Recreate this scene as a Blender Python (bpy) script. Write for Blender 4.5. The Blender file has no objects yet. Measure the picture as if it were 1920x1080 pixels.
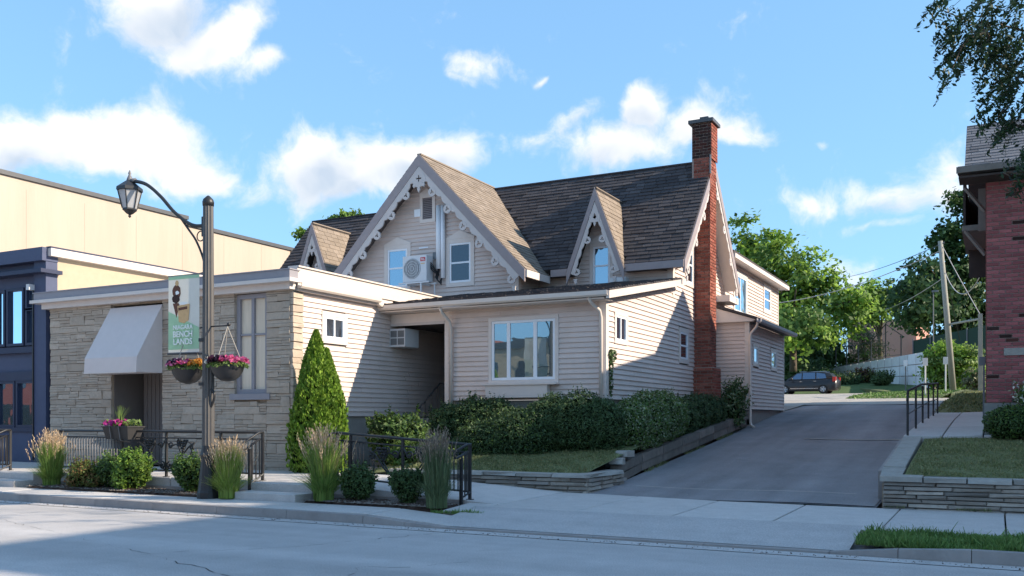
import bpy, math, random
import numpy as np
from mathutils import Vector, Matrix
RAD = math.radians
rng = random.Random(7)
nrng = np.random.default_rng(11)
sc = bpy.context.scene
col = sc.collection

# ------------------------------------------------------------------ camera
YAW = 27.66
cam = bpy.data.cameras.new("camera")
cam.sensor_width = 36.0
cam.lens = 36.0 * 1736 / 1920
cam.shift_y = 245 / 1920
cam.clip_start = 0.1
cam.clip_end = 3000
cam_o = bpy.data.objects.new("camera", cam)
cam_o.location = (0, 0, 1.6)
cam_o.rotation_euler = (RAD(90), 0, RAD(YAW))
col.objects.link(cam_o)
sc.camera = cam_o

# ------------------------------------------------------------------ light
SUN = Vector((1.9, 0.55, 1.1)).normalized()
sun = bpy.data.lights.new("sun", 'SUN')
sun.energy = 2.65
sun.angle = RAD(0.53)
sun.color = (1.0, 0.86, 0.68)
sun_o = bpy.data.objects.new("sun", sun)
sun_o.rotation_euler = SUN.to_track_quat('Z', 'Y').to_euler()
sun_o.location = (20, 10, 30)
col.objects.link(sun_o)

world = bpy.data.worlds.new("World")
sc.world = world
world.use_nodes = True
world.cycles.sampling_method = 'MANUAL'
world.cycles.sample_map_resolution = 256
wn = world.node_tree
for n in list(wn.nodes):
    wn.nodes.remove(n)
def N(tree, typ, **kw):
    n = tree.nodes.new(typ)
    for k, v in kw.items():
        setattr(n, k, v)
    return n
def math_n(tree, op, a, b=None, c=None, clamp=False):
    n = N(tree, 'ShaderNodeMath', operation=op, use_clamp=clamp)
    for i, v in enumerate((a, b, c)):
        if v is None:
            continue
        if isinstance(v, (int, float)):
            n.inputs[i].default_value = v
        else:
            tree.links.new(v, n.inputs[i])
    return n.outputs[0]
sky = N(wn, 'ShaderNodeTexSky', sky_type='NISHITA', sun_disc=False)
sky.sun_elevation = math.asin(SUN.z)
sky.sun_rotation = math.atan2(SUN.x, SUN.y)
sky.altitude = 1000
sky.air_density = 1.0
sky.dust_density = 0.1
sky.ozone_density = 3.0
SKY_STRENGTH = 0.15
CLOUD = 2.6
# clouds: a few soft masses at fixed directions, broken up by noise
fw = Vector((-math.sin(RAD(YAW)), math.cos(RAD(YAW)), 0))
rt = Vector((math.cos(RAD(YAW)), math.sin(RAD(YAW)), 0))
up = Vector((0, 0, 1))
tc = N(wn, 'ShaderNodeTexCoord')
dirv = tc.outputs['Generated']
def dotn(vec, src):
    n = N(wn, 'ShaderNodeVectorMath', operation='DOT_PRODUCT')
    wn.links.new(src, n.inputs[0])
    n.inputs[1].default_value = vec
    return n.outputs['Value']
wz = N(wn, 'ShaderNodeTexNoise'); wz.inputs['Scale'].default_value = 9; wz.inputs['Detail'].default_value = 4
wn.links.new(dirv, wz.inputs['Vector'])
warp = N(wn, 'ShaderNodeVectorMath', operation='MULTIPLY_ADD')
wn.links.new(wz.outputs['Color'], warp.inputs[0])
warp.inputs[1].default_value = (0.075,) * 3
wn.links.new(dirv, warp.inputs[2])
wsub = N(wn, 'ShaderNodeVectorMath', operation='SUBTRACT')
wn.links.new(warp.outputs[0], wsub.inputs[0]); wsub.inputs[1].default_value = (0.0375,) * 3
wd = wsub.outputs[0]
# (px, py, rx, ry, tilt, weight) in degrees of the sky seen from the street
BL = [(300, 20, 95, 62, 22, 1.1), (390, 88, 95, 42, 26, 1.1), (490, 122, 60, 28, 14, .8),
      (60, 262, 150, 62, 8, 1.25), (255, 268, 120, 58, 12, 1.2), (370, 318, 85, 40, 8, .85), (470, 350, 45, 28, 20, .62),
      (590, 300, 85, 60, 10, 1.1), (670, 330, 130, 48, 6, 1.1), (820, 305, 85, 42, 8, .9),
      (868, 125, 52, 30, 15, .78), (835, 160, 24, 14, 0, .5),
      (1196, 205, 40, 48, 0, 1.05), (1150, 282, 120, 42, 6, .85), (1070, 225, 62, 20, 28, .52), (1000, 265, 45, 18, 0, .42),
      (1300, 235, 60, 38, 0, .9), (1390, 250, 62, 30, 8, .85), (1005, 137, 22, 10, 25, .5),
      (1520, 268, 20, 14, 0, .6), (1530, 385, 85, 26, 6, .58), (1665, 360, 75, 38, 0, .72), (1770, 330, 90, 60, -20, .62),
      (1650, 418, 90, 14, 0, .48), (1600, 500, 60, 24, 0, .5), (1600, 535, 40, 26, 0, .6)]
field = None; under = None
for px, py, rx, ry, tilt, w in BL:
    u = (px - 960) / 1736; v = (785 - py) / 1736
    c = (fw + rt * u + up * v).normalized()
    t1 = (rt - c * rt.dot(c)).normalized()
    t2 = c.cross(t1) * -1
    ca, sa = math.cos(RAD(tilt)), math.sin(RAD(tilt))
    e1 = (t1 * ca + t2 * sa); e2 = (t2 * ca - t1 * sa)
    k = 1736 * (1 + u * u + v * v) ** .5
    a = dotn(e1 * (k / (rx * 1.0)), wd); b = dotn(e2 * (k / (ry * 1.02)), wd)
    r2 = math_n(wn, 'MULTIPLY_ADD', b, b, math_n(wn, 'MULTIPLY', a, a))
    g = math_n(wn, 'MULTIPLY', math_n(wn, 'POWER', 0.42, r2), w)
    g = math_n(wn, 'MULTIPLY', g, math_n(wn, 'GREATER_THAN', dotn(c, dirv), 0.2))
    sh_ = math_n(wn, 'MULTIPLY', g, math_n(wn, 'MULTIPLY_ADD', b, -.9, .25, clamp=True))
    under = sh_ if under is None else math_n(wn, 'MAXIMUM', under, sh_)
    field = g if field is None else math_n(wn, 'MAXIMUM', field, math_n(wn, 'MULTIPLY_ADD', math_n(wn, 'MINIMUM', field, g), .35, math_n(wn, 'MAXIMUM', field, g)))
# more of the same cloud where the street does not look
nb = N(wn, 'ShaderNodeTexNoise'); nb.inputs['Scale'].default_value = 3.2; nb.inputs['Detail'].default_value = 3
wn.links.new(wd, nb.inputs['Vector'])
beh = math_n(wn, 'LESS_THAN', dotn(fw, dirv), 0.72)
oth = math_n(wn, 'MULTIPLY', math_n(wn, 'MULTIPLY_ADD', nb.outputs['Fac'], 4.0, -2.0, clamp=True), beh)
field = math_n(wn, 'MAXIMUM', field, oth)
nf = N(wn, 'ShaderNodeTexNoise'); nf.inputs['Scale'].default_value = 16; nf.inputs['Detail'].default_value = 9; nf.inputs['Roughness'].default_value = .62
wn.links.new(wd, nf.inputs['Vector'])
dens = math_n(wn, 'ADD', field, math_n(wn, 'MULTIPLY_ADD', nf.outputs['Fac'], 2.0, -1.0))
ss = N(wn, 'ShaderNodeMapRange', interpolation_type='SMOOTHSTEP')
ss.inputs['From Min'].default_value = 0.20; ss.inputs['From Max'].default_value = 0.92
wn.links.new(dens, ss.inputs['Value'])
# soft grey bellies where the mass is thick
nsh = N(wn, 'ShaderNodeTexNoise'); nsh.inputs['Scale'].default_value = 7; nsh.inputs['Detail'].default_value = 5
shv = N(wn, 'ShaderNodeVectorMath', operation='ADD'); wn.links.new(wd, shv.inputs[0]); shv.inputs[1].default_value = (0.01, 0, 0.06)
wn.links.new(shv.outputs[0], nsh.inputs['Vector'])
belly = math_n(wn, 'MULTIPLY', math_n(wn, 'MULTIPLY_ADD', nsh.outputs['Fac'], 4, -1.5, clamp=True), math_n(wn, 'MULTIPLY', under, 2.0), clamp=True)
cmix = N(wn, 'ShaderNodeMix', data_type='RGBA')
wn.links.new(belly, cmix.inputs[0])
cmix.inputs[6].default_value = (CLOUD, CLOUD * .985, CLOUD * .97, 1)
cmix.inputs[7].default_value = (CLOUD * .55, CLOUD * .64, CLOUD * .76, 1)
smix = N(wn, 'ShaderNodeMix', data_type='RGBA')
wn.links.new(math_n(wn, 'MULTIPLY', ss.outputs[0], .96), smix.inputs[0])
gam = N(wn, 'ShaderNodeGamma'); gam.inputs[1].default_value = .42; wn.links.new(sky.outputs[0], gam.inputs[0])
tint = N(wn, 'ShaderNodeMix', data_type='RGBA', blend_type='MULTIPLY'); tint.inputs[0].default_value = 1; wn.links.new(gam.outputs[0], tint.inputs[6]); tint.inputs[7].default_value = (.655, 1.03, 1.35, 1)
wn.links.new(tint.outputs[2], smix.inputs[6]); wn.links.new(cmix.outputs[2], smix.inputs[7])
bg = N(wn, 'ShaderNodeBackground'); bg.inputs['Strength'].default_value = SKY_STRENGTH
wn.links.new(smix.outputs[2], bg.inputs['Color'])
wo = N(wn, 'ShaderNodeOutputWorld'); wn.links.new(bg.outputs[0], wo.inputs[0])

sc.view_settings.view_transform = 'Standard'
sc.view_settings.look = 'None'
sc.view_settings.gamma = 1
sc.view_settings.exposure = 1.6
sc.view_settings.use_curve_mapping = False

# ------------------------------------------------------------------ materials
MATS = {}
def mat(name, base, rough=.75, var=.12, scale=6., bump=0., bscale=60., rnd=0., rcol=None, spec=.35, metal=0., stain=0., stain_col=(.08, .07, .06), stain_scale=.9, coat=0., trans=0., stretch=None, speck=0., track=0.):
    m = bpy.data.materials.new(name); m.use_nodes = True
    t = m.node_tree; L = t.links
    p = t.nodes['Principled BSDF']
    p.inputs['Roughness'].default_value = rough
    p.inputs['Specular IOR Level'].default_value = spec
    p.inputs['Metallic'].default_value = metal
    p.inputs['Coat Weight'].default_value = coat
    geo = N(t, 'ShaderNodeNewGeometry')
    pos = geo.outputs['Position']
    if stretch:
        sm = N(t, 'ShaderNodeVectorMath', operation='MULTIPLY'); L.new(pos, sm.inputs[0]); sm.inputs[1].default_value = stretch; pos = sm.outputs[0]
    no = N(t, 'ShaderNodeTexNoise'); no.inputs['Scale'].default_value = scale; no.inputs['Detail'].default_value = 6; no.inputs['Roughness'].default_value = .6
    L.new(pos, no.inputs['Vector'])
    mx = N(t, 'ShaderNodeMix', data_type='RGBA')
    b = Vector(base)
    mx.inputs[6].default_value = (*(b * (1 - var * 1.6)), 1); mx.inputs[7].default_value = (*(b * (1 + var * 1.6)), 1)
    L.new(no.outputs['Fac'], mx.inputs[0])
    out = mx.outputs[2]
    if rnd > 0 or rcol:
        oi = N(t, 'ShaderNodeObjectInfo')
        r = math_n(t, 'FRACT', math_n(t, 'ADD', oi.outputs['Random'], geo.outputs['Random Per Island']))
        if rcol:
            m2 = N(t, 'ShaderNodeMix', data_type='RGBA'); L.new(math_n(t, 'POWER', r, 1.6), m2.inputs[0]); L.new(out, m2.inputs[6]); m2.inputs[7].default_value = (*rcol, 1); out = m2.outputs[2]
        r2 = math_n(t, 'FRACT', math_n(t, 'MULTIPLY', r, 7.31))
        hs = N(t, 'ShaderNodeHueSaturation'); L.new(out, hs.inputs['Color']); L.new(math_n(t, 'MULTIPLY_ADD', r2, 2 * rnd, 1 - rnd), hs.inputs['Value'])
        out = hs.outputs[0]
    if stain > 0:
        ns = N(t, 'ShaderNodeTexNoise'); ns.inputs['Scale'].default_value = stain_scale; ns.inputs['Detail'].default_value = 7; ns.inputs['Roughness'].default_value = .65
        L.new(pos, ns.inputs['Vector'])
        ms = N(t, 'ShaderNodeMix', data_type='RGBA'); L.new(math_n(t, 'MULTIPLY', math_n(t, 'MULTIPLY_ADD', ns.outputs['Fac'], 5, -2.5, clamp=True), stain), ms.inputs[0])
        L.new(out, ms.inputs[6]); ms.inputs[7].default_value = (*stain_col, 1); out = ms.outputs[2]
    if speck > 0:
        nk = N(t, 'ShaderNodeTexNoise'); nk.inputs['Scale'].default_value = 55; nk.inputs['Detail'].default_value = 3; L.new(geo.outputs['Position'], nk.inputs['Vector'])
        h2 = N(t, 'ShaderNodeHueSaturation'); L.new(out, h2.inputs['Color']); L.new(math_n(t, 'MULTIPLY_ADD', nk.outputs['Fac'], speck * 4, 1 - speck * 2), h2.inputs['Value']); out = h2.outputs[0]
    if track > 0:
        tv = N(t, 'ShaderNodeVectorMath', operation='MULTIPLY'); L.new(geo.outputs['Position'], tv.inputs[0]); tv.inputs[1].default_value = (.06, 1.1, 1) if name == 'road' else (1.3, .12, .1)
        nt_ = N(t, 'ShaderNodeTexNoise'); nt_.inputs['Scale'].default_value = 1.0; nt_.inputs['Detail'].default_value = 4; L.new(tv.outputs[0], nt_.inputs['Vector'])
        h3 = N(t, 'ShaderNodeHueSaturation'); L.new(out, h3.inputs['Color']); L.new(math_n(t, 'MULTIPLY_ADD', nt_.outputs['Fac'], track * 3, 1 - track * 1.5), h3.inputs['Value']); out = h3.outputs[0]
        vo = N(t, 'ShaderNodeTexVoronoi'); vo.inputs['Scale'].default_value = .55; L.new(geo.outputs['Position'], vo.inputs['Vector'])
        wob = N(t, 'ShaderNodeTexNoise'); wob.inputs['Scale'].default_value = 5; wob.inputs['Detail'].default_value = 5; L.new(geo.outputs['Position'], wob.inputs['Vector'])
        spot = math_n(t, 'MULTIPLY', math_n(t, 'MULTIPLY_ADD', math_n(t, 'MULTIPLY_ADD', wob.outputs['Fac'], .35, vo.outputs['Distance']), -6, 2.0, clamp=True), .45)
        mo = N(t, 'ShaderNodeMix', data_type='RGBA'); L.new(spot, mo.inputs[0]); L.new(out, mo.inputs[6]); mo.inputs[7].default_value = (*(b * .55), 1); out = mo.outputs[2]
    L.new(out, p.inputs['Base Color'])
    if bump > 0:
        nb_ = N(t, 'ShaderNodeTexNoise'); nb_.inputs['Scale'].default_value = bscale; nb_.inputs['Detail'].default_value = 5
        L.new(pos, nb_.inputs['Vector'])
        bp = N(t, 'ShaderNodeBump'); bp.inputs['Strength'].default_value = bump; bp.inputs['Distance'].default_value = .02
        L.new(nb_.outputs['Fac'], bp.inputs['Height']); L.new(bp.outputs[0], p.inputs['Normal'])
    if trans > 0:
        tr = N(t, 'ShaderNodeBsdfTranslucent'); L.new(out, tr.inputs['Color'])
        ms_ = N(t, 'ShaderNodeMixShader'); ms_.inputs[0].default_value = trans
        L.new(p.outputs[0], ms_.inputs[1]); L.new(tr.outputs[0], ms_.inputs[2])
        L.new(ms_.outputs[0], t.nodes['Material Output'].inputs['Surface'])
    MATS[name] = m
    return m
def glass_mat(name, tint, fac, body):
    m = bpy.data.materials.new(name); m.use_nodes = True
    t = m.node_tree; p = t.nodes['Principled BSDF']
    p.inputs['Base Color'].default_value = (*body, 1); p.inputs['Roughness'].default_value = .1; p.inputs['Specular IOR Level'].default_value = .5
    g = N(t, 'ShaderNodeBsdfGlossy'); g.inputs['Color'].default_value = (*tint, 1); g.inputs['Roughness'].default_value = .012
    geo = N(t, 'ShaderNodeNewGeometry')
    no = N(t, 'ShaderNodeTexNoise'); no.inputs['Scale'].default_value = 1.3; t.links.new(geo.outputs['Position'], no.inputs['Vector'])
    bp = N(t, 'ShaderNodeBump'); bp.inputs['Strength'].default_value = .06; bp.inputs['Distance'].default_value = .05
    t.links.new(no.outputs['Fac'], bp.inputs['Height']); t.links.new(bp.outputs[0], g.inputs['Normal'])
    lw = N(t, 'ShaderNodeLayerWeight'); lw.inputs['Blend'].default_value = .25
    ms = N(t, 'ShaderNodeMixShader')
    t.links.new(math_n(t, 'MULTIPLY_ADD', lw.outputs['Fresnel'], .5, fac, clamp=True), ms.inputs[0])
    t.links.new(p.outputs[0], ms.inputs[1]); t.links.new(g.outputs[0], ms.inputs[2])
    t.links.new(ms.outputs[0], t.nodes['Material Output'].inputs['Surface'])
    MATS[name] = m
def leaf_mat(name, c1, c2, trans=.3, rough=.55):
    mat(name, c1, rough=rough, var=.2, scale=3, rnd=.35, rcol=c2, spec=.3, trans=trans)

mat('siding', (.645, .545, .50), rough=.55, var=.06, scale=3, rnd=.055, stain=.28, stain_col=(.42, .365, .325), stain_scale=1.1, spec=.35)
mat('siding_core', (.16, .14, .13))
mat('trim', (.68, .605, .56), rough=.5, var=.05, spec=.4)
mat('barge', (.56, .51, .49), rough=.55, var=.07, stain=.15, stain_col=(.35, .31, .3), stain_scale=3)
mat('fascia', (.31, .265, .27), rough=.55, var=.08)
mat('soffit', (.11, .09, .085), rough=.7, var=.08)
mat('gutter', (.66, .58, .52), rough=.4, var=.04, spec=.5)
mat('white_vinyl', (.80, .82, .86), rough=.4, var=.03)
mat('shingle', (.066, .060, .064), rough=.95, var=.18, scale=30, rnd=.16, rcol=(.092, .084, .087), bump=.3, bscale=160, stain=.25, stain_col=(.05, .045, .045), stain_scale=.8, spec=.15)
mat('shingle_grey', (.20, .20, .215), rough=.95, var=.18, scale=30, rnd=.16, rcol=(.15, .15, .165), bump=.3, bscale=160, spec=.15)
mat('shingle_sunlit', (.25, .205, .165), rough=.95, var=.18, scale=30, rnd=.12, rcol=(.29, .24, .20), bump=.3, bscale=160, spec=.15)  # lighter copy of shingle, sun on the right slopes put into the colour
mat('roof_deck', (.045, .04, .04), rough=.95)
mat('stone', (.48, .40, .325), rough=.9, var=.16, scale=14, rnd=.10, rcol=(.43, .35, .28), bump=.4, bscale=35, spec=.15, stain=.25, stain_col=(.2, .17, .14), stain_scale=5)
mat('stone_mortar', (.38, .30, .225), rough=.95, bump=.3)
mat('ledge', (.43, .375, .32), rough=.92, var=.25, scale=12, rnd=.22, rcol=(.27, .24, .215), bump=.6, bscale=40, spec=.15, stain=.45, stain_col=(.16, .145, .13), stain_scale=4)
mat('cap', (.36, .34, .31), rough=.9, var=.15, scale=10, bump=.4, bscale=60, spec=.2, stain=.3, stain_col=(.17, .155, .14), stain_scale=3)
mat('brick', (.29, .11, .08), rough=.9, var=.2, scale=25, rnd=.3, rcol=(.25, .07, .05), bump=.35, bscale=80, spec=.15)
mat('brick_dark', (.045, .028, .026), rough=.9, var=.2, scale=25, rnd=.3, rcol=(.09, .032, .026), bump=.35, bscale=80, spec=.15)  # odd dark bricks, and painted shade on the chimney top's front
mat('brick_red', (.36, .12, .12), rough=.9, var=.18, scale=25, rnd=.25, rcol=(.29, .095, .10), bump=.35, bscale=80, spec=.15)
mat('mortar', (.33, .26, .23), rough=.95, bump=.3)
mat('flashing', (.10, .10, .105), rough=.5, metal=.4)
mat('parapet_cap', (.29, .275, .30), rough=.5, var=.06)
mat('awning', (.66, .59, .57), rough=.85, var=.04, bump=.12, bscale=300)
mat('navy', (.06, .075, .14), rough=.55, var=.1, spec=.4)
mat('navy_dark', (.028, .036, .075), rough=.5, var=.1)
mat('beige_stucco', (.50, .41, .335), rough=.9, var=.07, scale=1.5, bump=.25, bscale=14, stain=.4, stain_col=(.43, .35, .28), stain_scale=1.2, stretch=(1, 1, .12))
mat('cream', (.45, .365, .265), rough=.8, var=.07)
mat('curtain', (.74, .63, .50), rough=.9, var=.12, scale=4, stretch=(6, 6, .5))
mat('door_panel', (.19, .165, .155), rough=.7, var=.1, stretch=(12, 12, .4))
mat('recess_shade', (.02, .018, .017), rough=.9)  # near black, the shade of deep recesses put into the colour
mat('foundation', (.30, .29, .27), rough=.95, var=.15, bump=.3, stain=.3, stain_col=(.16, .15, .14))
mat('road', (.49, .465, .455), speck=.24, track=.24, rough=.88, var=.12, scale=2.2, bump=.5, bscale=140, spec=.25, stain=.22, stain_col=(.42, .40, .385), stain_scale=.55)
mat('concrete', (.53, .50, .48), speck=.17, rough=.88, var=.1, scale=4, bump=.25, bscale=120, rnd=.06, spec=.25, stain=.25, stain_col=(.44, .41, .385), stain_scale=1.2)
mat('kerb_mat', (.33, .30, .285), rough=.9, var=.14, scale=5, bump=.3, bscale=90, rnd=.06, stain=.45, stain_col=(.17, .145, .135), stain_scale=1.6)
mat('crack_mat', (.05, .048, .045), rough=.95)
mat('asphalt', (.25, .238, .245), speck=.24, track=.34, rough=.9, var=.16, scale=1.2, bump=.5, bscale=180, spec=.25, stain=.4, stain_col=(.31, .30, .31), stain_scale=.35)
mat('asphalt_old', (.42, .385, .345), speck=.15, track=.15, rough=.92, var=.14, scale=1.5, bump=.5, bscale=160, spec=.2, stain=.3, stain_col=(.2, .185, .17), stain_scale=.5)
mat('mulch', (.075, .045, .033), rough=.95, var=.4, scale=30, bump=1.0, bscale=60)
mat('soil_grass', (.15, .165, .07), rough=.95, var=.3, scale=5, bump=.6, bscale=70, stain=.4, stain_col=(.13, .125, .055), stain_scale=1.3)
mat('terrain_mat', (.07, .11, .035), rough=.95, var=.3, scale=.7)
mat('black_iron', (.022, .022, .024), rough=.45, var=.15, spec=.5)
mat('grey_iron', (.15, .15, .16), rough=.5, var=.12, spec=.5)
mat('lamp_metal', (.085, .08, .078), rough=.45, var=.2, scale=20, spec=.5, stain=.25, stain_col=(.2, .16, .12), stain_scale=6, stretch=(3, 3, .6))
mat('frost', (.62, .62, .64), rough=.3, var=.05, trans=.4)
mat('banner_white', (.88, .86, .80), rough=.8, var=.04, trans=.5)
mat('banner_green', (.60, .82, .62), rough=.8, var=.05, trans=.5)
mat('print_white', (.85, .86, .84), rough=.8, var=.02)
mat('print_brown', (.14, .06, .04), rough=.8, var=.4, scale=40)
mat('print_dark', (.05, .025, .02), rough=.8)
mat('print_tan', (.62, .40, .20), rough=.8, var=.15, scale=20)
mat('print_red', (.5, .03, .05), rough=.5)
mat('basket_mat', (.035, .034, .036), rough=.5, var=.2, spec=.4)
mat('cord_mat', (.35, .32, .28), rough=.7)
mat('ac_white', (.62, .63, .65), rough=.45, var=.04)
mat('ac_dark', (.16, .17, .18), rough=.5)
mat('cable', (.02, .02, .022), rough=.5)
mat('pole_wood', (.34, .325, .28), rough=.9, var=.2, scale=6, stretch=(8, 8, .5), bump=.3, bscale=40)
mat('grey_wood', (.20, .175, .155), rough=.9, var=.2, scale=6, bump=.2)
mat('dark_wood', (.06, .045, .04), rough=.9, var=.2)
mat('timber', (.19, .165, .145), rough=.95, var=.3, scale=8, rnd=.25, bump=.5, bscale=50, stain=.4, stain_col=(.05, .05, .04), stain_scale=2)
mat('wall_block', (.74, .75, .78), rough=.9, var=.1, scale=3, rnd=.1, bump=.2, stain=.2, stain_col=(.4, .4, .42))
mat('brown_wall', (.56, .29, .23), rough=.9, var=.08)
mat('orange_wall', (.58, .29, .18), rough=.9, var=.1)
mat('bark', (.11, .085, .065), rough=.95, var=.3, scale=12, bump=.7, bscale=30, stretch=(3, 3, .5))
mat('car_paint', (.022, .02, .021), rough=.3, var=.05, spec=.4, coat=.25)
mat('tyre', (.02, .02, .02), rough=.9)
mat('rim', (.55, .55, .57), rough=.3, metal=.7)
mat('tail_red', (.5, .03, .015), rough=.25, spec=.6)
mat('chrome', (.6, .6, .62), rough=.2, metal=.9)
mat('sign_white', (.72, .72, .70), rough=.5)
mat('green_mesh', (.03, .06, .045), rough=.9)
mat('red_brick_far', (.29, .10, .085), rough=.9, var=.15)
mat('wire_mat', (.45, .42, .40), rough=.6)
glass_mat('glass_sky', (.6, .8, .95), .46, (.02, .03, .045))
glass_mat('glass_dim', (.7, .85, 1.0), .05, (.02, .028, .042))
glass_mat('glass_front', (.75, .9, 1.0), .30, (.05, .085, .10))
glass_mat('glass_car', (.6, .7, .9), .25, (.01, .012, .018))
leaf_mat('leaf_dark', (.052, .098, .034), (.095, .155, .052), trans=.2)
leaf_mat('leaf_hedge', (.046, .082, .034), (.085, .14, .055), trans=.12)
leaf_mat('leaf_mid', (.09, .17, .036), (.155, .25, .06), trans=.38)
leaf_mat('leaf_bright', (.20, .34, .05), (.33, .47, .09), trans=.55)
leaf_mat('leaf_lime', (.13, .21, .05), (.21, .28, .09), trans=.35)
leaf_mat('leaf_thuja', (.13, .24, .024), (.23, .34, .045), trans=.25)
leaf_mat('leaf_varieg', (.075, .135, .045), (.36, .40, .27), trans=.2)
leaf_mat('leaf_pine', (.13, .145, .075), (.19, .185, .10), trans=.25)
leaf_mat('leaf_maple', (.04, .085, .03), (.08, .145, .048), trans=.35)
leaf_mat('leaf_backlit', (.018, .042, .018), (.04, .08, .03), trans=.25)  # leaf colour darkened to stand for backlight and shade
leaf_mat('leaf_rust', (.20, .11, .05), (.12, .17, .04), trans=.25)
leaf_mat('leaf_purple', (.04, .015, .03), (.08, .02, .05), trans=.1)
leaf_mat('blade', (.16, .27, .055), (.28, .37, .10), trans=.3)
leaf_mat('blade_yellow', (.24, .34, .06), (.36, .44, .13), trans=.35)
leaf_mat('blade_shaded', (.13, .19, .09), (.19, .24, .12), trans=.3)  # duller copy of blade, shade put into the colour
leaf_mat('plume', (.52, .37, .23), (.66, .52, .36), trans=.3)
leaf_mat('plume_shaded', (.26, .20, .15), (.36, .29, .22), trans=.3)  # darker copy of plume with the shade painted in
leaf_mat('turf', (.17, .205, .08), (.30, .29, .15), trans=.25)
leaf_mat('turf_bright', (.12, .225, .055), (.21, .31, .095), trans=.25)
leaf_mat('petal_pink', (.62, .08, .24), (.75, .26, .42), trans=.3)
leaf_mat('petal_magenta', (.42, .02, .22), (.6, .08, .34), trans=.3)
leaf_mat('petal_white', (.72, .70, .66), (.8, .76, .6), trans=.3)
leaf_mat('petal_orange', (.70, .28, .04), (.75, .45, .1), trans=.3)
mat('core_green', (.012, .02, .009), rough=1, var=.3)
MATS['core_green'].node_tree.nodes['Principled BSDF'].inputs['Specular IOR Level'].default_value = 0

# ------------------------------------------------------------------ helpers
WM = {}
I4 = Matrix.Identity(4)
def link(o, parent=None, mw=None):
    col.objects.link(o)
    mw = I4 if mw is None else mw
    WM[o.name] = mw.copy()
    if parent is not None:
        o.parent = parent
        o.matrix_basis = WM[parent.name].inverted() @ mw
    else:
        o.matrix_basis = mw
    return o
def tag(o, label=None, cat=None, group=None, kind=None):
    if label: o['label'] = label
    if cat: o['category'] = cat
    if group: o['group'] = group
    if kind: o['kind'] = kind
    return o
def thing(name, label, cat, loc=(0, 0, 0), rz=0, group=None):
    o = bpy.data.objects.new(name, None)
    o.empty_display_size = .3
    link(o, None, Matrix.Translation(loc) @ Matrix.Rotation(rz, 4, 'Z'))
    return tag(o, label, cat, group)
def make_mesh(name, v, f, m, smooth=False):
    me = bpy.data.meshes.new(name)
    me.from_pydata(v, [], f)
    if smooth:
        me.polygons.foreach_set('use_smooth', [True] * len(me.polygons))
    me.materials.append(MATS[m])
    return me
def inst(name, me, parent=None, mw=None):
    return link(bpy.data.objects.new(name, me), parent, mw)
def copy_tree(o, mw, parent=None):
    """copy a thing with its parts; mw is its new world matrix"""
    c = o.copy()
    link(c, parent, mw)
    for ch in [x for x in o.children]:
        copy_tree(ch, mw @ (WM[o.name].inverted() @ WM[ch.name]), c)
    return c
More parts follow.
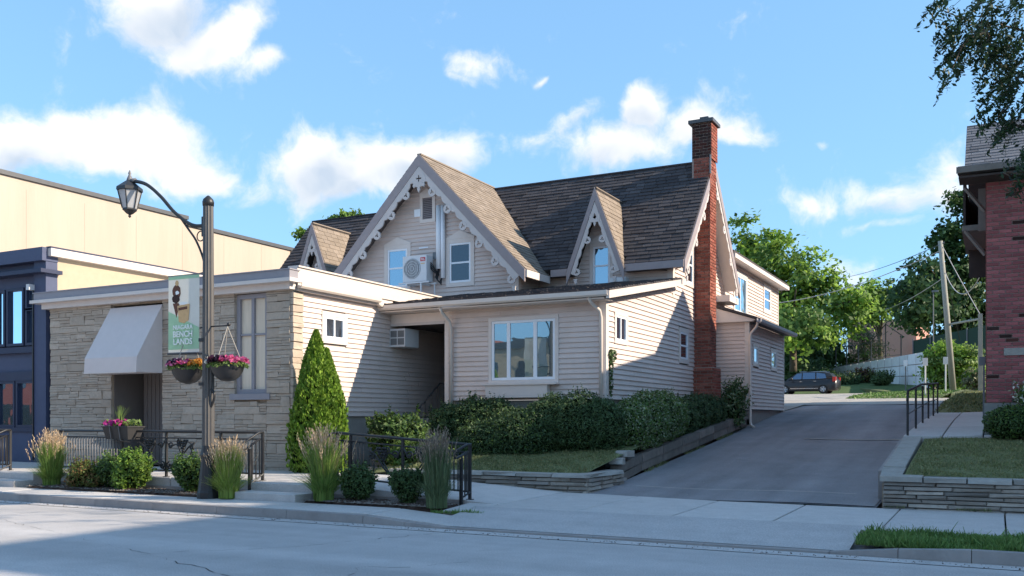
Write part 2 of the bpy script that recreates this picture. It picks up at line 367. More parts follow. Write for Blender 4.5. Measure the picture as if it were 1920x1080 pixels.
class MB:
    def __init__(s, T=None):
        s.v = []; s.f = []; s.T = T
    def add(s, pts, faces):
        n = len(s.v)
        if s.T:
            pts = [s.T(*p) for p in pts]
        s.v.extend([tuple(p) for p in pts])
        s.f.extend([tuple(i + n for i in fc) for fc in faces])
        return s
    def box(s, x0, x1, y0, y1, z0, z1):
        return s.add([(x0, y0, z0), (x1, y0, z0), (x1, y1, z0), (x0, y1, z0), (x0, y0, z1), (x1, y0, z1), (x1, y1, z1), (x0, y1, z1)],
                     [(0, 3, 2, 1), (4, 5, 6, 7), (0, 1, 5, 4), (1, 2, 6, 5), (2, 3, 7, 6), (3, 0, 4, 7)])
    def hexa(s, p):
        return s.add(p, [(0, 3, 2, 1), (4, 5, 6, 7), (0, 1, 5, 4), (1, 2, 6, 5), (2, 3, 7, 6), (3, 0, 4, 7)])
    def prism(s, poly, f0, f1):
        """poly: list of 2d points; f0/f1 map (a,b) to 3d for the two faces"""
        n = len(poly)
        return s.add([f0(*p) for p in poly] + [f1(*p) for p in poly],
                     [tuple(range(n))[::-1], tuple(range(n, 2 * n))] + [(i, (i + 1) % n, (i + 1) % n + n, i + n) for i in range(n)])
    def tube(s, path, r, n=8, r1=None, cap=True):
        path = [Vector(p) for p in path]
        m = len(path); pts = []
        prev = None
        for i, p in enumerate(path):
            d = (path[min(i + 1, m - 1)] - path[max(i - 1, 0)])
            d = d.normalized() if d.length > 1e-9 else Vector((0, 0, 1))
            if prev is None:
                a = d.cross(Vector((0, 0, 1)) if abs(d.z) < .9 else Vector((1, 0, 0))).normalized()
            else:
                a = (prev - d * prev.dot(d))
                a = a.normalized() if a.length > 1e-6 else d.orthogonal().normalized()
            prev = a
            b = d.cross(a)
            rr = r if r1 is None else r + (r1 - r) * i / max(1, m - 1)
            for k in range(n):
                t = 2 * math.pi * k / n
                pts.append(p + a * (rr * math.cos(t)) + b * (rr * math.sin(t)))
        fs = []
        for i in range(m - 1):
            for k in range(n):
                fs.append((i * n + k, i * n + (k + 1) % n, (i + 1) * n + (k + 1) % n, (i + 1) * n + k))
        if cap:
            fs.append(tuple(range(n))[::-1]); fs.append(tuple(range((m - 1) * n, m * n)))
        return s.add([tuple(p) for p in pts], fs)
    def lathe(s, prof, c, n=12):
        pts = []
        for r, z in prof:
            for k in range(n):
                t = 2 * math.pi * k / n
                pts.append((c[0] + r * math.cos(t), c[1] + r * math.sin(t), c[2] + z))
        m = len(prof)
        fs = [(i * n + k, i * n + (k + 1) % n, (i + 1) * n + (k + 1) % n, (i + 1) * n + k) for i in range(m - 1) for k in range(n)]
        fs.append(tuple(range(n))[::-1]); fs.append(tuple(range((m - 1) * n, m * n)))
        return s.add(pts, fs)
    def ball(s, c, r, n=8, m=5):
        return s.lathe([(max(.001, r * math.sin(math.pi * i / m)), -r * math.cos(math.pi * i / m)) for i in range(m + 1)], c, n)
    def ring(s, outer, inner, f0, f1):
        """annulus between two star-shaped 2d outlines with equal point counts"""
        n = len(outer)
        pts = [f0(*p) for p in outer] + [f0(*p) for p in inner] + [f1(*p) for p in outer] + [f1(*p) for p in inner]
        fs = []
        for i in range(n):
            j = (i + 1) % n
            fs += [(i, j, n + j, n + i), (2 * n + i, 3 * n + i, 3 * n + j, 2 * n + j), (i, 2 * n + i, 2 * n + j, j), (n + i, n + j, 3 * n + j, 3 * n + i)]
        return s.add(pts, fs)
    def build(s, name, m, parent=None, smooth=False, mw=None):
        """vertices are in world space unless mw is given"""
        base = mw
        if mw is None:
            base = WM[parent.name] if parent is not None else I4
            inv = base.inverted()
            if parent is not None:
                vs = [tuple(inv @ Vector(p)) for p in s.v]
            else:
                vs = s.v
        else:
            vs = s.v
        return inst(name, make_mesh(name, vs, s.f, m, smooth), parent, base)
def part(name, m, parent, *boxes):
    b = MB()
    for q in boxes: b.box(*q)
    return b.build(name, m, parent)
def struct(o, label=None):
    o['kind'] = 'structure'
    return o
# front walls face -Y (a = x), side walls face +X (a = y)
def TF(Y): return lambda a, o, z: (a, Y - o, z)
def TS(X): return lambda a, o, z: (X + o, a, z)
def scan(poly, z):
    xs = []
    for i in range(len(poly)):
        (a0, z0), (a1, z1) = poly[i], poly[(i + 1) % len(poly)]
        if (z0 <= z < z1) or (z1 <= z < z0):
            xs.append(a0 + (a1 - a0) * (z - z0) / (z1 - z0))
    xs.sort()
    return [(xs[i], xs[i + 1]) for i in range(0, len(xs) - 1, 2)]
def siding_wall(parent, T, poly, e=.12, holes=(), thick=.14, m='siding', name='wall'):
    b = MB(T)
    b.prism(poly, lambda a, z: (a, -.002, z), lambda a, z: (a, -thick, z))
    w = b.build(name, 'siding_core', parent)
    zmin = min(p[1] for p in poly); zmax = max(p[1] for p in poly)
    z = zmin
    while z < zmax - .02:
        z1 = min(z + e, zmax)
        lo = scan(poly, z + .004); hi = scan(poly, z1 - .004)
        if len(hi) < len(lo): hi = lo if len(hi) == 0 else hi + lo[len(hi):]
        for (l0, l1), (h0, h1) in zip(lo, hi):
            cuts = [(l0, l1, h0, h1)]
            for (ha0, ha1, hz0, hz1) in holes:
                if hz0 - .03 < (z + z1) / 2 < hz1 + .03:
                    nc = []
                    for c in cuts:
                        if ha1 <= c[0] or ha0 >= c[1]: nc.append(c); continue
                        if ha0 > c[0] + .02: nc.append((c[0], ha0, c[2], ha0))
                        if ha1 < c[1] - .02: nc.append((ha1, c[1], ha1, c[3]))
                    cuts = nc
            jn = []
            for c in cuts:
                while c[1] - c[0] > 3.4 and abs(c[0] - c[2]) < .3:
                    q_ = c[0] + rng.uniform(1.4, 3.0); jn.append((c[0], q_ - .003, c[2], q_ - .003)); c = (q_, c[1], q_, c[3])
                jn.append(c)
            for c0, c1, t0, t1 in jn:
                if c1 - c0 < .03: continue
                t1 = max(t1, t0 + .01)
                d = rng.uniform(-.0015, .0015)
                q = MB(T)
                q.hexa([(c0, 0, z), (c1, 0, z), (c1, .036 + d, z), (c0, .036 + d, z), (t0, 0, z1), (t1, 0, z1), (t1, .005, z1), (t0, .005, z1)])
                q.build('siding_board', m, w)
        z = z1
    return w
def frame4(b, a0, a1, z0, z1, w, o0, o1, wb=None):
    wb = w if wb is None else wb
    b.box(a0, a0 + w, o0, o1, z0, z1); b.box(a1 - w, a1, o0, o1, z0, z1)
    b.box(a0 + w, a1 - w, o0, o1, z1 - w, z1); b.box(a0 + w, a1 - w, o0, o1, z0, z0 + wb)
def window(parent, T, a0, a1, z0, z1, style='hung', glass='glass_sky', casing='trim', cw=.1, peak=0., fw_=.055):
    b = MB(T)
    frame4(b, a0, a1, z0, z1, cw, -.02, .045)
    if peak:
        c = (a0 + a1) / 2
        b.prism([(a0 - .01, z1 + .002), (a1 + .01, z1 + .002), (a1 + .01, z1 + .04), (c, z1 + peak), (a0 - .01, z1 + .04)], lambda a, z: (a, -.02, z), lambda a, z: (a, .05, z))
    w = b.build('window', casing, parent)
    i0, i1, j0, j1 = a0 + cw + .003, a1 - cw - .003, z0 + cw + .003, z1 - cw - .003
    b = MB(T); frame4(b, i0, i1, j0, j1, fw_, -.02, .034)
    panes = []
    if style == 'hung':
        zm = (j0 + j1) / 2
        b.box(i0 + fw_, i1 - fw_, -.01, .026, zm - .025, zm + .025)
        panes = [(i0 + fw_, i1 - fw_, j0 + fw_, zm - .025), (i0 + fw_, i1 - fw_, zm + .025, j1 - fw_)]
    elif style == 'slide':
        am = (i0 + i1) / 2
        b.box(am - .025, am + .025, -.01, .026, j0 + fw_, j1 - fw_)
        panes = [(i0 + fw_, am - .025, j0 + fw_, j1 - fw_), (am + .025, i1 - fw_, j0 + fw_, j1 - fw_)]
    elif style == 'triple':
        W = i1 - i0
        e = [i0 + fw_, i0 + W * .27, i0 + W * .69, i1 - fw_]
        for q in e[1:3]: b.box(q - .045, q + .045, -.01, .034, j0 + fw_, j1 - fw_)
        panes = [(e[k] + (.045 if k else 0), e[k + 1] - (.045 if k < 2 else 0), j0 + fw_, j1 - fw_) for k in range(3)]
    else:
        panes = [(i0 + fw_, i1 - fw_, j0 + fw_, j1 - fw_)]
    b.build('frame', 'white_vinyl', w)
    for p in panes:
        g = MB(T); g.box(p[0] - .004, p[1] + .004, .0, .012, p[2] - .004, p[3] + .004); g.build('pane', glass, w)
    return w
def hole(a0, a1, z0, z1): return (a0 + .04, a1 - .04, z0 + .04, z1 - .04)

# unit pieces that repeat
def chunk_mesh(name, m, j=.06, ch=.10):
    """unit block 1x1x1 centred, chamfered towards -Y, slightly irregular"""
    r = lambda s: rng.uniform(-s, s)
    v = []
    for (x, z) in ((-.5, -.5), (.5, -.5), (.5, .5), (-.5, .5)):
        v.append((x, .5, z))
    for (x, z) in ((-.5, -.5), (.5, -.5), (.5, .5), (-.5, .5)):
        v.append((x + r(j * .2), -.25 + r(.1), z + r(j * .5)))
    for (x, z) in ((-.5, -.5), (.5, -.5), (.5, .5), (-.5, .5)):
        v.append((x * (1 - ch * .35) + r(j * .2), -.5 + r(.14), z * (1 - ch * 1.4) + r(j)))
    f = [(0, 1, 2, 3), (8, 11, 10, 9)]
    for k in (0, 4):
        for i in range(4):
            f.append((k + i, k + 4 + i, k + 4 + (i + 1) % 4, k + (i + 1) % 4))
    return make_mesh(name, v, f, m)
STONES = [chunk_mesh('stone', 'stone', .07, .06) for _ in range(7)]
LEDGES = [chunk_mesh('ledge_stone', 'ledge', .12, .16) for _ in range(7)]
CAPS = [chunk_mesh('cap_stone', 'cap', .05, .10) for _ in range(4)]
BRICKS = {k: [chunk_mesh('brick', k, .02, .04) for _ in range(3)] for k in ('brick', 'brick_dark', 'brick_red')}
def block_mw(c, size, rz=0, extra=None):
    m = Matrix.Translation(c) @ Matrix.Rotation(rz, 4, 'Z')
    if extra is not None: m = m @ extra
    return m @ Matrix.Diagonal((*size, 1))
def add_block(b, me, mw):
    b.add([tuple(mw @ v.co) for v in me.vertices], [tuple(p.vertices) for p in me.polygons])

# ------------------------------------------------------------------ foliage helpers
def quads_mesh(name, V, m):
    n = len(V)
    me = bpy.data.meshes.new(name)
    me.vertices.add(n * 4); me.vertices.foreach_set('co', V.reshape(-1).astype(np.float32))
    me.loops.add(n * 4); me.loops.foreach_set('vertex_index', np.arange(n * 4, dtype=np.int32))
    me.polygons.add(n); me.polygons.foreach_set('loop_start', np.arange(0, n * 4, 4, dtype=np.int32))
    me.polygons.foreach_set('loop_total', np.full(n, 4, dtype=np.int32))
    me.update(calc_edges=True)
    me.materials.append(MATS[m])
    return me
def unit(v):
    return v / np.maximum(np.linalg.norm(v, axis=-1, keepdims=True), 1e-9)
def leaf_quads(P, nrm, size, aspect=.55, spread=.8, droop=0.):
    n = len(P)
    nr = unit(unit(nrm) + nrng.normal(0, spread, (n, 3)))
    t = unit(np.cross(nr, nrng.normal(0, 1, (n, 3))))
    t[:, 2] -= droop; t = unit(t)
    b = unit(np.cross(nr, t))
    s = (size * nrng.uniform(.6, 1.3, n))[:, None]
    return np.stack([P - t * s * .5, P + b * s * aspect * .5 + t * s * .05, P + t * s * .5, P - b * s * aspect * .5 + t * s * .05], axis=1)
def local(parent, V):
    inv = np.array(WM[parent.name].inverted())
    return V @ inv[:3, :3].T + inv[:3, 3]
def leaves_obj(name, parent, V, m):
    return inst(name, quads_mesh(name, local(parent, V), m), parent, WM[parent.name])
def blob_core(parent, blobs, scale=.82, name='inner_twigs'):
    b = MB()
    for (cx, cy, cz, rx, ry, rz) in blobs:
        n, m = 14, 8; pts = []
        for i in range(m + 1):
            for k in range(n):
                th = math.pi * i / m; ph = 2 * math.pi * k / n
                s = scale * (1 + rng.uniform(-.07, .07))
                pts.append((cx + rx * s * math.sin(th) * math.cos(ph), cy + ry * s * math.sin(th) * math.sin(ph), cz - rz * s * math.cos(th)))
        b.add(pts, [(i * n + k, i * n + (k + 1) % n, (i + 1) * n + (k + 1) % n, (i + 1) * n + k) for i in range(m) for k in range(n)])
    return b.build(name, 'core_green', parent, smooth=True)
def blob_points(blobs, dens, jit=.06, zmin=None):
    P = []; Q = []
    for i, (cx, cy, cz, rx, ry, rz) in enumerate(blobs):
        area = 4 * math.pi * (((rx * ry) ** 1.6 + (rx * rz) ** 1.6 + (ry * rz) ** 1.6) / 3) ** (1 / 1.6)
        n = max(20, int(area * dens))
        d = unit(nrng.normal(0, 1, (n, 3)))
        lump = 1 + .06 * np.sin(d[:, 0] * 9 + i) * np.sin(d[:, 1] * 11 + 2 * i) + .05 * np.sin(d[:, 2] * 13 + i)
        r = lump * (1 - np.abs(nrng.normal(0, jit, n)) + nrng.normal(0, jit * .35, n))
        p = np.array([cx, cy, cz]) + d * np.array([rx, ry, rz]) * r[:, None]
        keep = np.ones(n, bool)
        for j, q in enumerate(blobs):
            if j != i:
                e = ((p - np.array(q[:3])) / np.array(q[3:])); keep &= (e ** 2).sum(1) > .72
        if zmin is not None: keep &= p[:, 2] > zmin
        P.append(p[keep]); Q.append((d / np.array([rx, ry, rz]))[keep])
    return np.concatenate(P), np.concatenate(Q)
def shrub(name, label, cat, base, blobs, m, leaf=.05, dens=900, jit=.07, aspect=.55, spread=.8, group=None, m2=None, f2=.2, droop=0., core=.82, stems=3, shoots=110):
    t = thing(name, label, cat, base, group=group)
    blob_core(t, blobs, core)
    P, Q = blob_points(blobs, dens, jit, base[2] + .02)
    if shoots:
        zt = np.quantile(P[:, 2], .45); hi = np.where(P[:, 2] > zt)[0]; pick = nrng.choice(hi, min(len(hi), shoots)); k = 7
        d_ = unit(unit(Q[pick]) * .7 + np.array([0, 0, .9]) + nrng.normal(0, .35, (len(pick), 3))); ln = nrng.uniform(.3, 1., len(pick)) * leaf * 3.2
        ex = np.concatenate([P[pick] + d_ * (ln * (i + 1) / k)[:, None] + nrng.normal(0, leaf * .12, (len(pick), 3)) for i in range(k)])
        P = np.concatenate([P, ex]); Q = np.concatenate([Q, np.tile(d_, (k, 1))])
    if m2:
        k = nrng.random(len(P)) < f2
        leaves_obj('leaves', t, leaf_quads(P[k], Q[k], leaf, aspect, spread, droop), m2)
        P, Q = P[~k], Q[~k]
    leaves_obj('foliage', t, leaf_quads(P, Q, leaf, aspect, spread, droop), m)
    if not stems: return t
    b = MB()
    for k in range(stems):
        a = rng.uniform(0, 6.28)
        b.tube([(base[0] + .05 * math.cos(a), base[1] + .05 * math.sin(a), base[2] - .02), (blobs[0][0] + .15 * math.cos(a), blobs[0][1] + .15 * math.sin(a), blobs[0][2])], .02, 5, .008)
    b.build('stem', 'bark', t)
    return t

# ================================================================== SETTING
def prof(tab):
    xs = [p[0] for p in tab]; ys = [p[1] for p in tab]
    return lambda x: float(np.interp(x, xs, ys))
dz = prof([(15.8, .17), (18, .29), (22, .68), (29, 1.36), (34.3, 1.86), (40, 2.25), (55, 2.85), (70, 3.4), (80, 3.7)])
gz = prof([(-80, -.1), (11, -.1), (16, .02), (22, .45), (29, 1.15), (34.3, 1.65), (40, 2.05), (55, 2.6), (70, 3.2), (74, 4.15), (90, 5.4), (130, 7.5), (400, 10), (900, 12)])
pz = prof([(-10.6, .42), (-7.2, .20), (-4, .15)])                      # pavement in front of the lawn falls to the right
wz_ = prof([(15.9, .68), (21, 1.25), (27, 1.58), (33, 1.80)])   # neighbour's walk
def sheet(name, xs, ys, fz, m, thick=0):
    v = [(x, y, fz(x, y)) for y in ys for x in xs]
    n = len(xs)
    f = [(j * n + i, j * n + i + 1, (j + 1) * n + i + 1, (j + 1) * n + i) for j in range(len(ys) - 1) for i in range(n - 1)]
    b = MB(); b.add(v, f)
    return struct(b.build(name, m, smooth=True))
def lin(a, b, n): return [a + (b - a) * i / n for i in range(n + 1)]
sheet('terrain', [-900, -200, -60, -30, -14, -7, -1.5, 5, 20, 60, 200, 900], [-700, -80, 0, 11, 16, 22, 29, 34.3, 40, 55, 70, 74, 90, 130, 400, 900], lambda x, y: gz(y) - .12, 'terrain_mat')
sheet('road', lin(-80, 60, 70), lin(-14, 11.08, 12), lambda x, y: 0.0, 'road')
# hairline cracks in the road
def crack(pts, w=.012):
    b = MB(); L = []
    for (x0, y0), (x1, y1) in zip(pts, pts[1:]):
        n = max(2, int(math.hypot(x1 - x0, y1 - y0) / .15))
        for i in range(n): L.append((x0 + (x1 - x0) * i / n + rng.gauss(0, .035), y0 + (y1 - y0) * i / n + rng.gauss(0, .035)))
    L.append(pts[-1])
    for (x0, y0), (x1, y1) in zip(L, L[1:]):
        d = Vector((x1 - x0, y1 - y0, 0)); nn = Vector((-d.y, d.x, 0)).normalized() * w * rng.choice((.04, .12, .25, .4))
        b.add([(x0 + nn.x, y0 + nn.y, .004), (x0 - nn.x, y0 - nn.y, .004), (x1 - nn.x, y1 - nn.y, .004), (x1 + nn.x, y1 + nn.y, .004)], [(0, 1, 2, 3)])
    o = b.build('road_crack', 'crack_mat'); return struct(o)
crack([(-6.9, 11.0), (-7.4, 9.9), (-7.7, 9.0), (-8.6, 8.1), (-8.9, 7.6)], .016)
crack([(-9.6, 7.9), (-8.0, 7.4), (-6.6, 6.9), (-5.2, 6.8)], .016)
crack([(-5.2, 8.9), (-5.6, 8.3), (-6.1, 8.0), (-5.2, 6.8)], .014)
crack([(-14.5, 10.9), (-14.6, 8.0), (-14.4, 5.0)], .012)
crack([(-20, 9.5), (-14.5, 9.4), (-9.6, 7.9)], .010)
sheet('gutter_pan', lin(-60, 40, 100), [11.085, 11.34], lambda x, y: .006 if y < 11.2 else .012, 'road')

# kerb: stone by stone, dropped at the drive
kerb = struct(MB().add([(-60, 11.36, -.05), (40, 11.36, -.05), (40, 11.48, -.05), (-60, 11.48, -.05)], [(0, 1, 2, 3)]).build('kerb', 'kerb_mat'))
kh = prof([(-8.6, .145), (-7.3, .035), (-1.6, .035), (-.7, .15)])
x = -34.0
while x < 10:
    x1 = x + (.75 if -9.2 < x < -6.6 or -2.2 < x < 0 else 1.5)
    b = MB(); h0, h1 = kh(x), kh(x1)
    b.hexa([(x + .004, 11.34, -.06), (x1 - .004, 11.34, -.06), (x1 - .004, 11.5, -.06), (x + .004, 11.5, -.06),
            (x + .004, 11.365, h0), (x1 - .004, 11.365, h1), (x1 - .004, 11.5, h0 * .0 + h1), (x + .004, 11.5, h0)])
    b.build('kerb_stone', 'kerb_mat', kerb); x = x1

pave = struct(sheet('pavement', lin(-40, 14, 36), lin(11.5, 16.0, 3), lambda x, y: .02 + (pz(x) - .2) * (1 if y > 13 else .2), 'kerb_mat'))
def slab(parent, x0, x1, y0, y1, f, name='paving_slab', m='concrete', g=.011, th=.07):
    j = rng.uniform(-.003, .003)
    b = MB(); c = .012
    lo = [(x0 + g, y0 + g), (x1 - g, y0 + g), (x1 - g, y1 - g), (x0 + g, y1 - g)]
    hi = [(x0 + g + c, y0 + g + c), (x1 - g - c, y0 + g + c), (x1 - g - c, y1 - g - c), (x0 + g + c, y1 - g - c)]
    pts = [(p[0], p[1], f(*p) - th) for p in lo] + [(p[0], p[1], f(*p) - .008 + j) for p in lo] + [(p[0], p[1], f(*p) + j) for p in hi]
    b.add(pts, [(0, 3, 2, 1), (8, 9, 10, 11)] + [(k + i, k + (i + 1) % 4, k + 4 + (i + 1) % 4, k + 4 + i) for k in (0, 4) for i in range(4)])
    return b.build(name, m, parent)
fs = lambda x, y: pz(x) + (y - 13) * .008
# strip along the kerb
x = -34.0
while x < -7.3:
    slab(pave, x, x + 1.5, 11.5, 12.4, lambda x, y: min(.15, kh(x) + .01) + (y - 11.5) * .008); x += 1.5
# pavement behind the beds
for i in range(16):
    slab(pave, -31.2 + 1.5 * i, -29.7 + 1.5 * i, 13.264, 15.85, fs, th=.42)
x = -7.2
for i in range(9):
    slab(pave, x, x + 1.46, 12.86, 15.85, fs); x += 1.46
# strip beside the right bed and apron in front of the drive
slab(pave, -7.75, -7.2, 12.42, 13.25, lambda x, y: .16 + (y - 12.4) * .06)
apron = struct(sheet('drive_apron', lin(-7.4, -1.55, 10), lin(11.5, 12.85, 4), lambda x, y: .04 + (y - 11.5) * .12, 'road'))
# two broad steps up to the pavement
for (sx0, sx1) in ((-12.15, -10.72), (-20.3, -18.35)):
    st = thing('street_steps', 'two broad concrete steps between the railings beside the lamp post' if sx0 > -15 else 'two concrete steps at the left edge before the blue shopfront', 'steps', (sx0, 12.4, .1))
    slab(st, sx0, sx1, 12.4, 12.84, lambda x, y: .29, name='step', th=.22, g=.002)
    slab(st, sx0, sx1, 12.845, 13.255, lambda x, y: .425, name='step', th=.36, g=.002)
# planting beds
for k, (x0, x1) in enumerate(((-18.3, -12.2), (-10.68, -7.8))):
    b = MB(); nx, ny = 30, 6
    v = [(x0 + (x1 - x0) * i / nx, 12.42 + .83 * j / ny, (.19 if 0 < i < nx and 0 < j < ny else .05) + rng.uniform(-.02, .03)) for j in range(ny + 1) for i in range(nx + 1)]
    b.add(v, [(j * (nx + 1) + i, j * (nx + 1) + i + 1, (j + 1) * (nx + 1) + i + 1, (j + 1) * (nx + 1) + i) for j in range(ny) for i in range(nx)])
    struct(b.build('planting_bed', 'mulch', smooth=True))
    b = MB(); b.box(x0, x1, 13.2, 13.262, 0, .25); struct(b.build('bed_edge', 'kerb_mat'))
# drive, lot, lawns
sheet('driveway', lin(-6.9, -1.72, 12), lin(15.86, 40, 40), lambda x, y: dz(y) + .012 * math.sin(x * 1.7 + y * .4) - (.02 if x < -6.6 else 0), 'asphalt')
sheet('driveway_patch', lin(-6.85, -1.75, 12), lin(15.9, 17.25, 6), lambda x, y: dz(y) + .016 + .012 * math.sin(x * 1.7 + y * .4), 'asphalt')
sheet('parking_lot', lin(-45, -6.92, 20), lin(34.5, 71.5, 24), lambda x, y: dz(y) + .006, 'asphalt_old')
sheet('parking_lot', lin(-6.92, -1.9, 6), lin(38.4, 71.5, 24), lambda x, y: dz(y) + .02, 'asphalt_old')
sheet('drive_joint', lin(-6.3, -2.2, 10), [17.25, 17.31], lambda x, y: dz(y) + .024 + .012 * math.sin(x * 1.7 + y * .4), 'asphalt_old')
sheet('drive_seam', lin(-4.6, -1.9, 10), [25.7, 25.83], lambda x, y: dz(y) + .016 + .012 * math.sin(x * 1.7 + y * .4), 'asphalt_old')
lz = lambda x, y: .53 + .146 * (y - 16) + .02 * math.sin(x * 3) + (.0 if x > -11 else (x + 11) * .15)
sheet('lawn', lin(-12.3, -6.95, 24), lin(16.12, 20.0, 14), lz, 'soil_grass')
rz_ = lambda x, y: wz_(y) - .03 + .015 * math.sin(x * 2.3 + y)
sheet('neighbour_lawn', lin(-1.33, 9, 24), lin(16.12, 20.85, 14), rz_, 'soil_grass')
bz = lambda x, y: .13 + .02 * math.sin(x * 2)
sheet('boulevard_grass', lin(-1.5, 12, 24), lin(11.52, 12.84, 4), bz, 'soil_grass')
fz2 = lambda x, y: dz(y) - .06 + min(1, max(0, y - (47 if x < -1.95 else 33.2)) / 1.5) * (.16 + max(0, (x + 6.5)) * .03) * (min(1, max(0, x + 1.9) * 2) if y < 47 else 1)
sheet('far_lawn', lin(-6.6, -1.9, 8), lin(47, 66, 16), fz2, 'soil_grass')
sheet('far_lawn', lin(-1.9, 4, 8), lin(33.2, 66, 20), fz2, 'soil_grass')
sheet('entry_path', [-13.7, -12.35], [15.9, 18.4], lambda x, y: .43, 'concrete')
def turf(name, label, n, x0, x1, y0, y1, fz, m, h, w=.012, bare=None):
    P = np.stack([nrng.uniform(x0, x1, n), nrng.uniform(y0, y1, n)], 1)
    if bare: P = P[[not bare(a, b) for a, b in P]]
    n = len(P)
    Z = np.array([fz(a, b) for a, b in P])
    B = np.column_stack([P, Z - .01])
    th = nrng.uniform(0, 6.28, n); d = np.column_stack([np.cos(th), np.sin(th), np.zeros(n)])
    cl = np.sin(P[:, 0] * 4.3 + 2 * np.sin(P[:, 1] * 1.9)) * np.sin(P[:, 1] * 5.1 + 1.7 * np.sin(P[:, 0] * 2.7))
    hh = (h * nrng.uniform(.4, 1.25, n) * (1 + .45 * cl) * np.where(nrng.random(n) < .02, 1.9, 1))[:, None]
    ln = nrng.normal(0, .45, (n, 3)); ln[:, 2] = 0
    top = B + np.array([0, 0, 1]) * hh + ln * hh
    ww = w * nrng.uniform(.6, 1.4, n)[:, None]
    V = np.stack([B - d * ww, B + d * ww, top + d * ww * .2, top - d * ww * .2], 1)
    o = inst(name, quads_mesh(name, V, m)); return tag(o, label, 'grass', kind='stuff')
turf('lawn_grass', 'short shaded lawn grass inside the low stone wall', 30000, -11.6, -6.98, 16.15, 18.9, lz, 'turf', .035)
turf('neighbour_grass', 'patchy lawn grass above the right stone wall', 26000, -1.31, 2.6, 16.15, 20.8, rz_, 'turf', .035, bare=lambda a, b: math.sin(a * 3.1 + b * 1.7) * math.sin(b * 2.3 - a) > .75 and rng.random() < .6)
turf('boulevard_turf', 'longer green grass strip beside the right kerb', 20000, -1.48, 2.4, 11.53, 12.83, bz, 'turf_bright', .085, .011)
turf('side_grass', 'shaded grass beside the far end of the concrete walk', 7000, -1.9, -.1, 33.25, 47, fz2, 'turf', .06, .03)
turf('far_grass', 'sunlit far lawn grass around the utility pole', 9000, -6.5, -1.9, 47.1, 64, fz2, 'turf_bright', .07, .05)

# ---- low stone wall in front of the lawn
def ledge_wall(parent, T, rz, a0, a1, z0, zc, rows, lens=(.28, .75), depth=.2, end0=0, meshes=LEDGES, count=[0]):
    h = (zc - z0) / rows
    for r in range(rows):
        a = a0 - rng.uniform(0, .25)
        while a < a1 - .03:
            L = rng.uniform(*lens); b = min(a + L, a1)
            s = max(a, a0)
            if b - s > .05:
                c = T((s + b) / 2, depth / 2 - .1 + rng.uniform(-.015, .015), z0 + h * (r + .5))
                inst('stone', rng.choice(meshes), parent, block_mw(c, (b - s - .008, depth, h - .006), rz))
            a = b
lw = thing('lawn_wall', 'low grey ledgestone wall in front of the shaded lawn', 'wall', (-6.75, 16.0, .18))
part('wall_core', 'stone_mortar', lw, (-11.2, -6.93, 16.0, 16.12, .1, .48), (-6.93, -6.82, 16.0, 17.85, .1, .48))
ledge_wall(lw, lambda a, o, z: (a, 16.03 - o, z), 0, -11.2, -6.78, .17, .485, 4)
ledge_wall(lw, lambda a, o, z: (-6.82 + o, a, z), RAD(90), 16.0, 17.85, .17, .485, 4)
for i in range(6):
    s = 4.45 / 6; inst('cap_stone', rng.choice(CAPS), lw, block_mw((-11.2 + s * (i + .5), 16.05, .525), (s - .006, .34, .075)))
for i in range(2):
    inst('cap_stone', rng.choice(CAPS), lw, block_mw((-6.88, 16.45 + .82 * i + .0, .527), (.81, .34, .075), RAD(90)))
rw = thing('neighbour_wall', 'tall ledgestone retaining wall with pale cap below the right lawn', 'wall', (-1.6, 15.9, .18))
part('wall_core', 'stone_mortar', rw, (-1.57, 9, 15.97, 16.12, .1, .6), (-1.66, -1.4, 16.12, 20.7, .1, .55))
ledge_wall(rw, lambda a, o, z: (a, 15.93 - o, z), 0, -1.62, 3.2, .13, .60, 7, lens=(.35, .85))
b = MB(); b.box(3.2, 9, 15.9, 15.97, .1, .6); b.build('far_stones', 'ledge', rw)
for i in range(8):
    inst('cap_stone', rng.choice(CAPS), rw, block_mw((-.72 + .62 * (i) , 15.99, .64), (.612, .36, .082)))
b = MB()
b.prism([(-1.66, 15.8), (-1.04, 15.8), (-1.04, 16.14), (-1.36, 16.16), (-1.36, 16.9), (-1.72, 16.9)], lambda a, c: (a, c, .602), lambda a, c: (a, c, .684 + max(0, c - 16) * .1))
b.build('corner_cap', 'cap', rw)
prevy = 16.9
for y1 in (18.3, 19.7, 20.85):
    slab(rw, -1.72, -1.36, prevy, y1, lambda x, y: wz_(y) + .005, name='cap_slab', m='cap', th=.25); prevy = y1
wk = struct(sheet('neighbour_path_bed', [-1.75, -.4], lin(20.85, 33, 8), lambda x, y: wz_(y) - .15, 'kerb_mat'))
y = 20.9
while y < 32.9:
    slab(wk, -1.75, -1.0, y, y + 1.5, lambda x, y: wz_(y), m='concrete', th=.4); slab(wk, -1.0, -.25, y, y + 1.5, lambda x, y: wz_(y) + (x + 1) * .04, m='concrete', th=.4); y += 1.5
slab(wk, -.25, 3, 20.86, 21.3, lambda x, y: wz_(y), th=.3)
b = MB(); b.prism([(15.9 + .9, 0)] + [(yy, wz_(yy) - .06) for yy in lin(16.8, 33, 12)] + [(33, 0)], lambda a, z: (-1.79, a, z), lambda a, z: (-1.7, a, z)); struct(b.build('path_side', 'kerb_mat'))
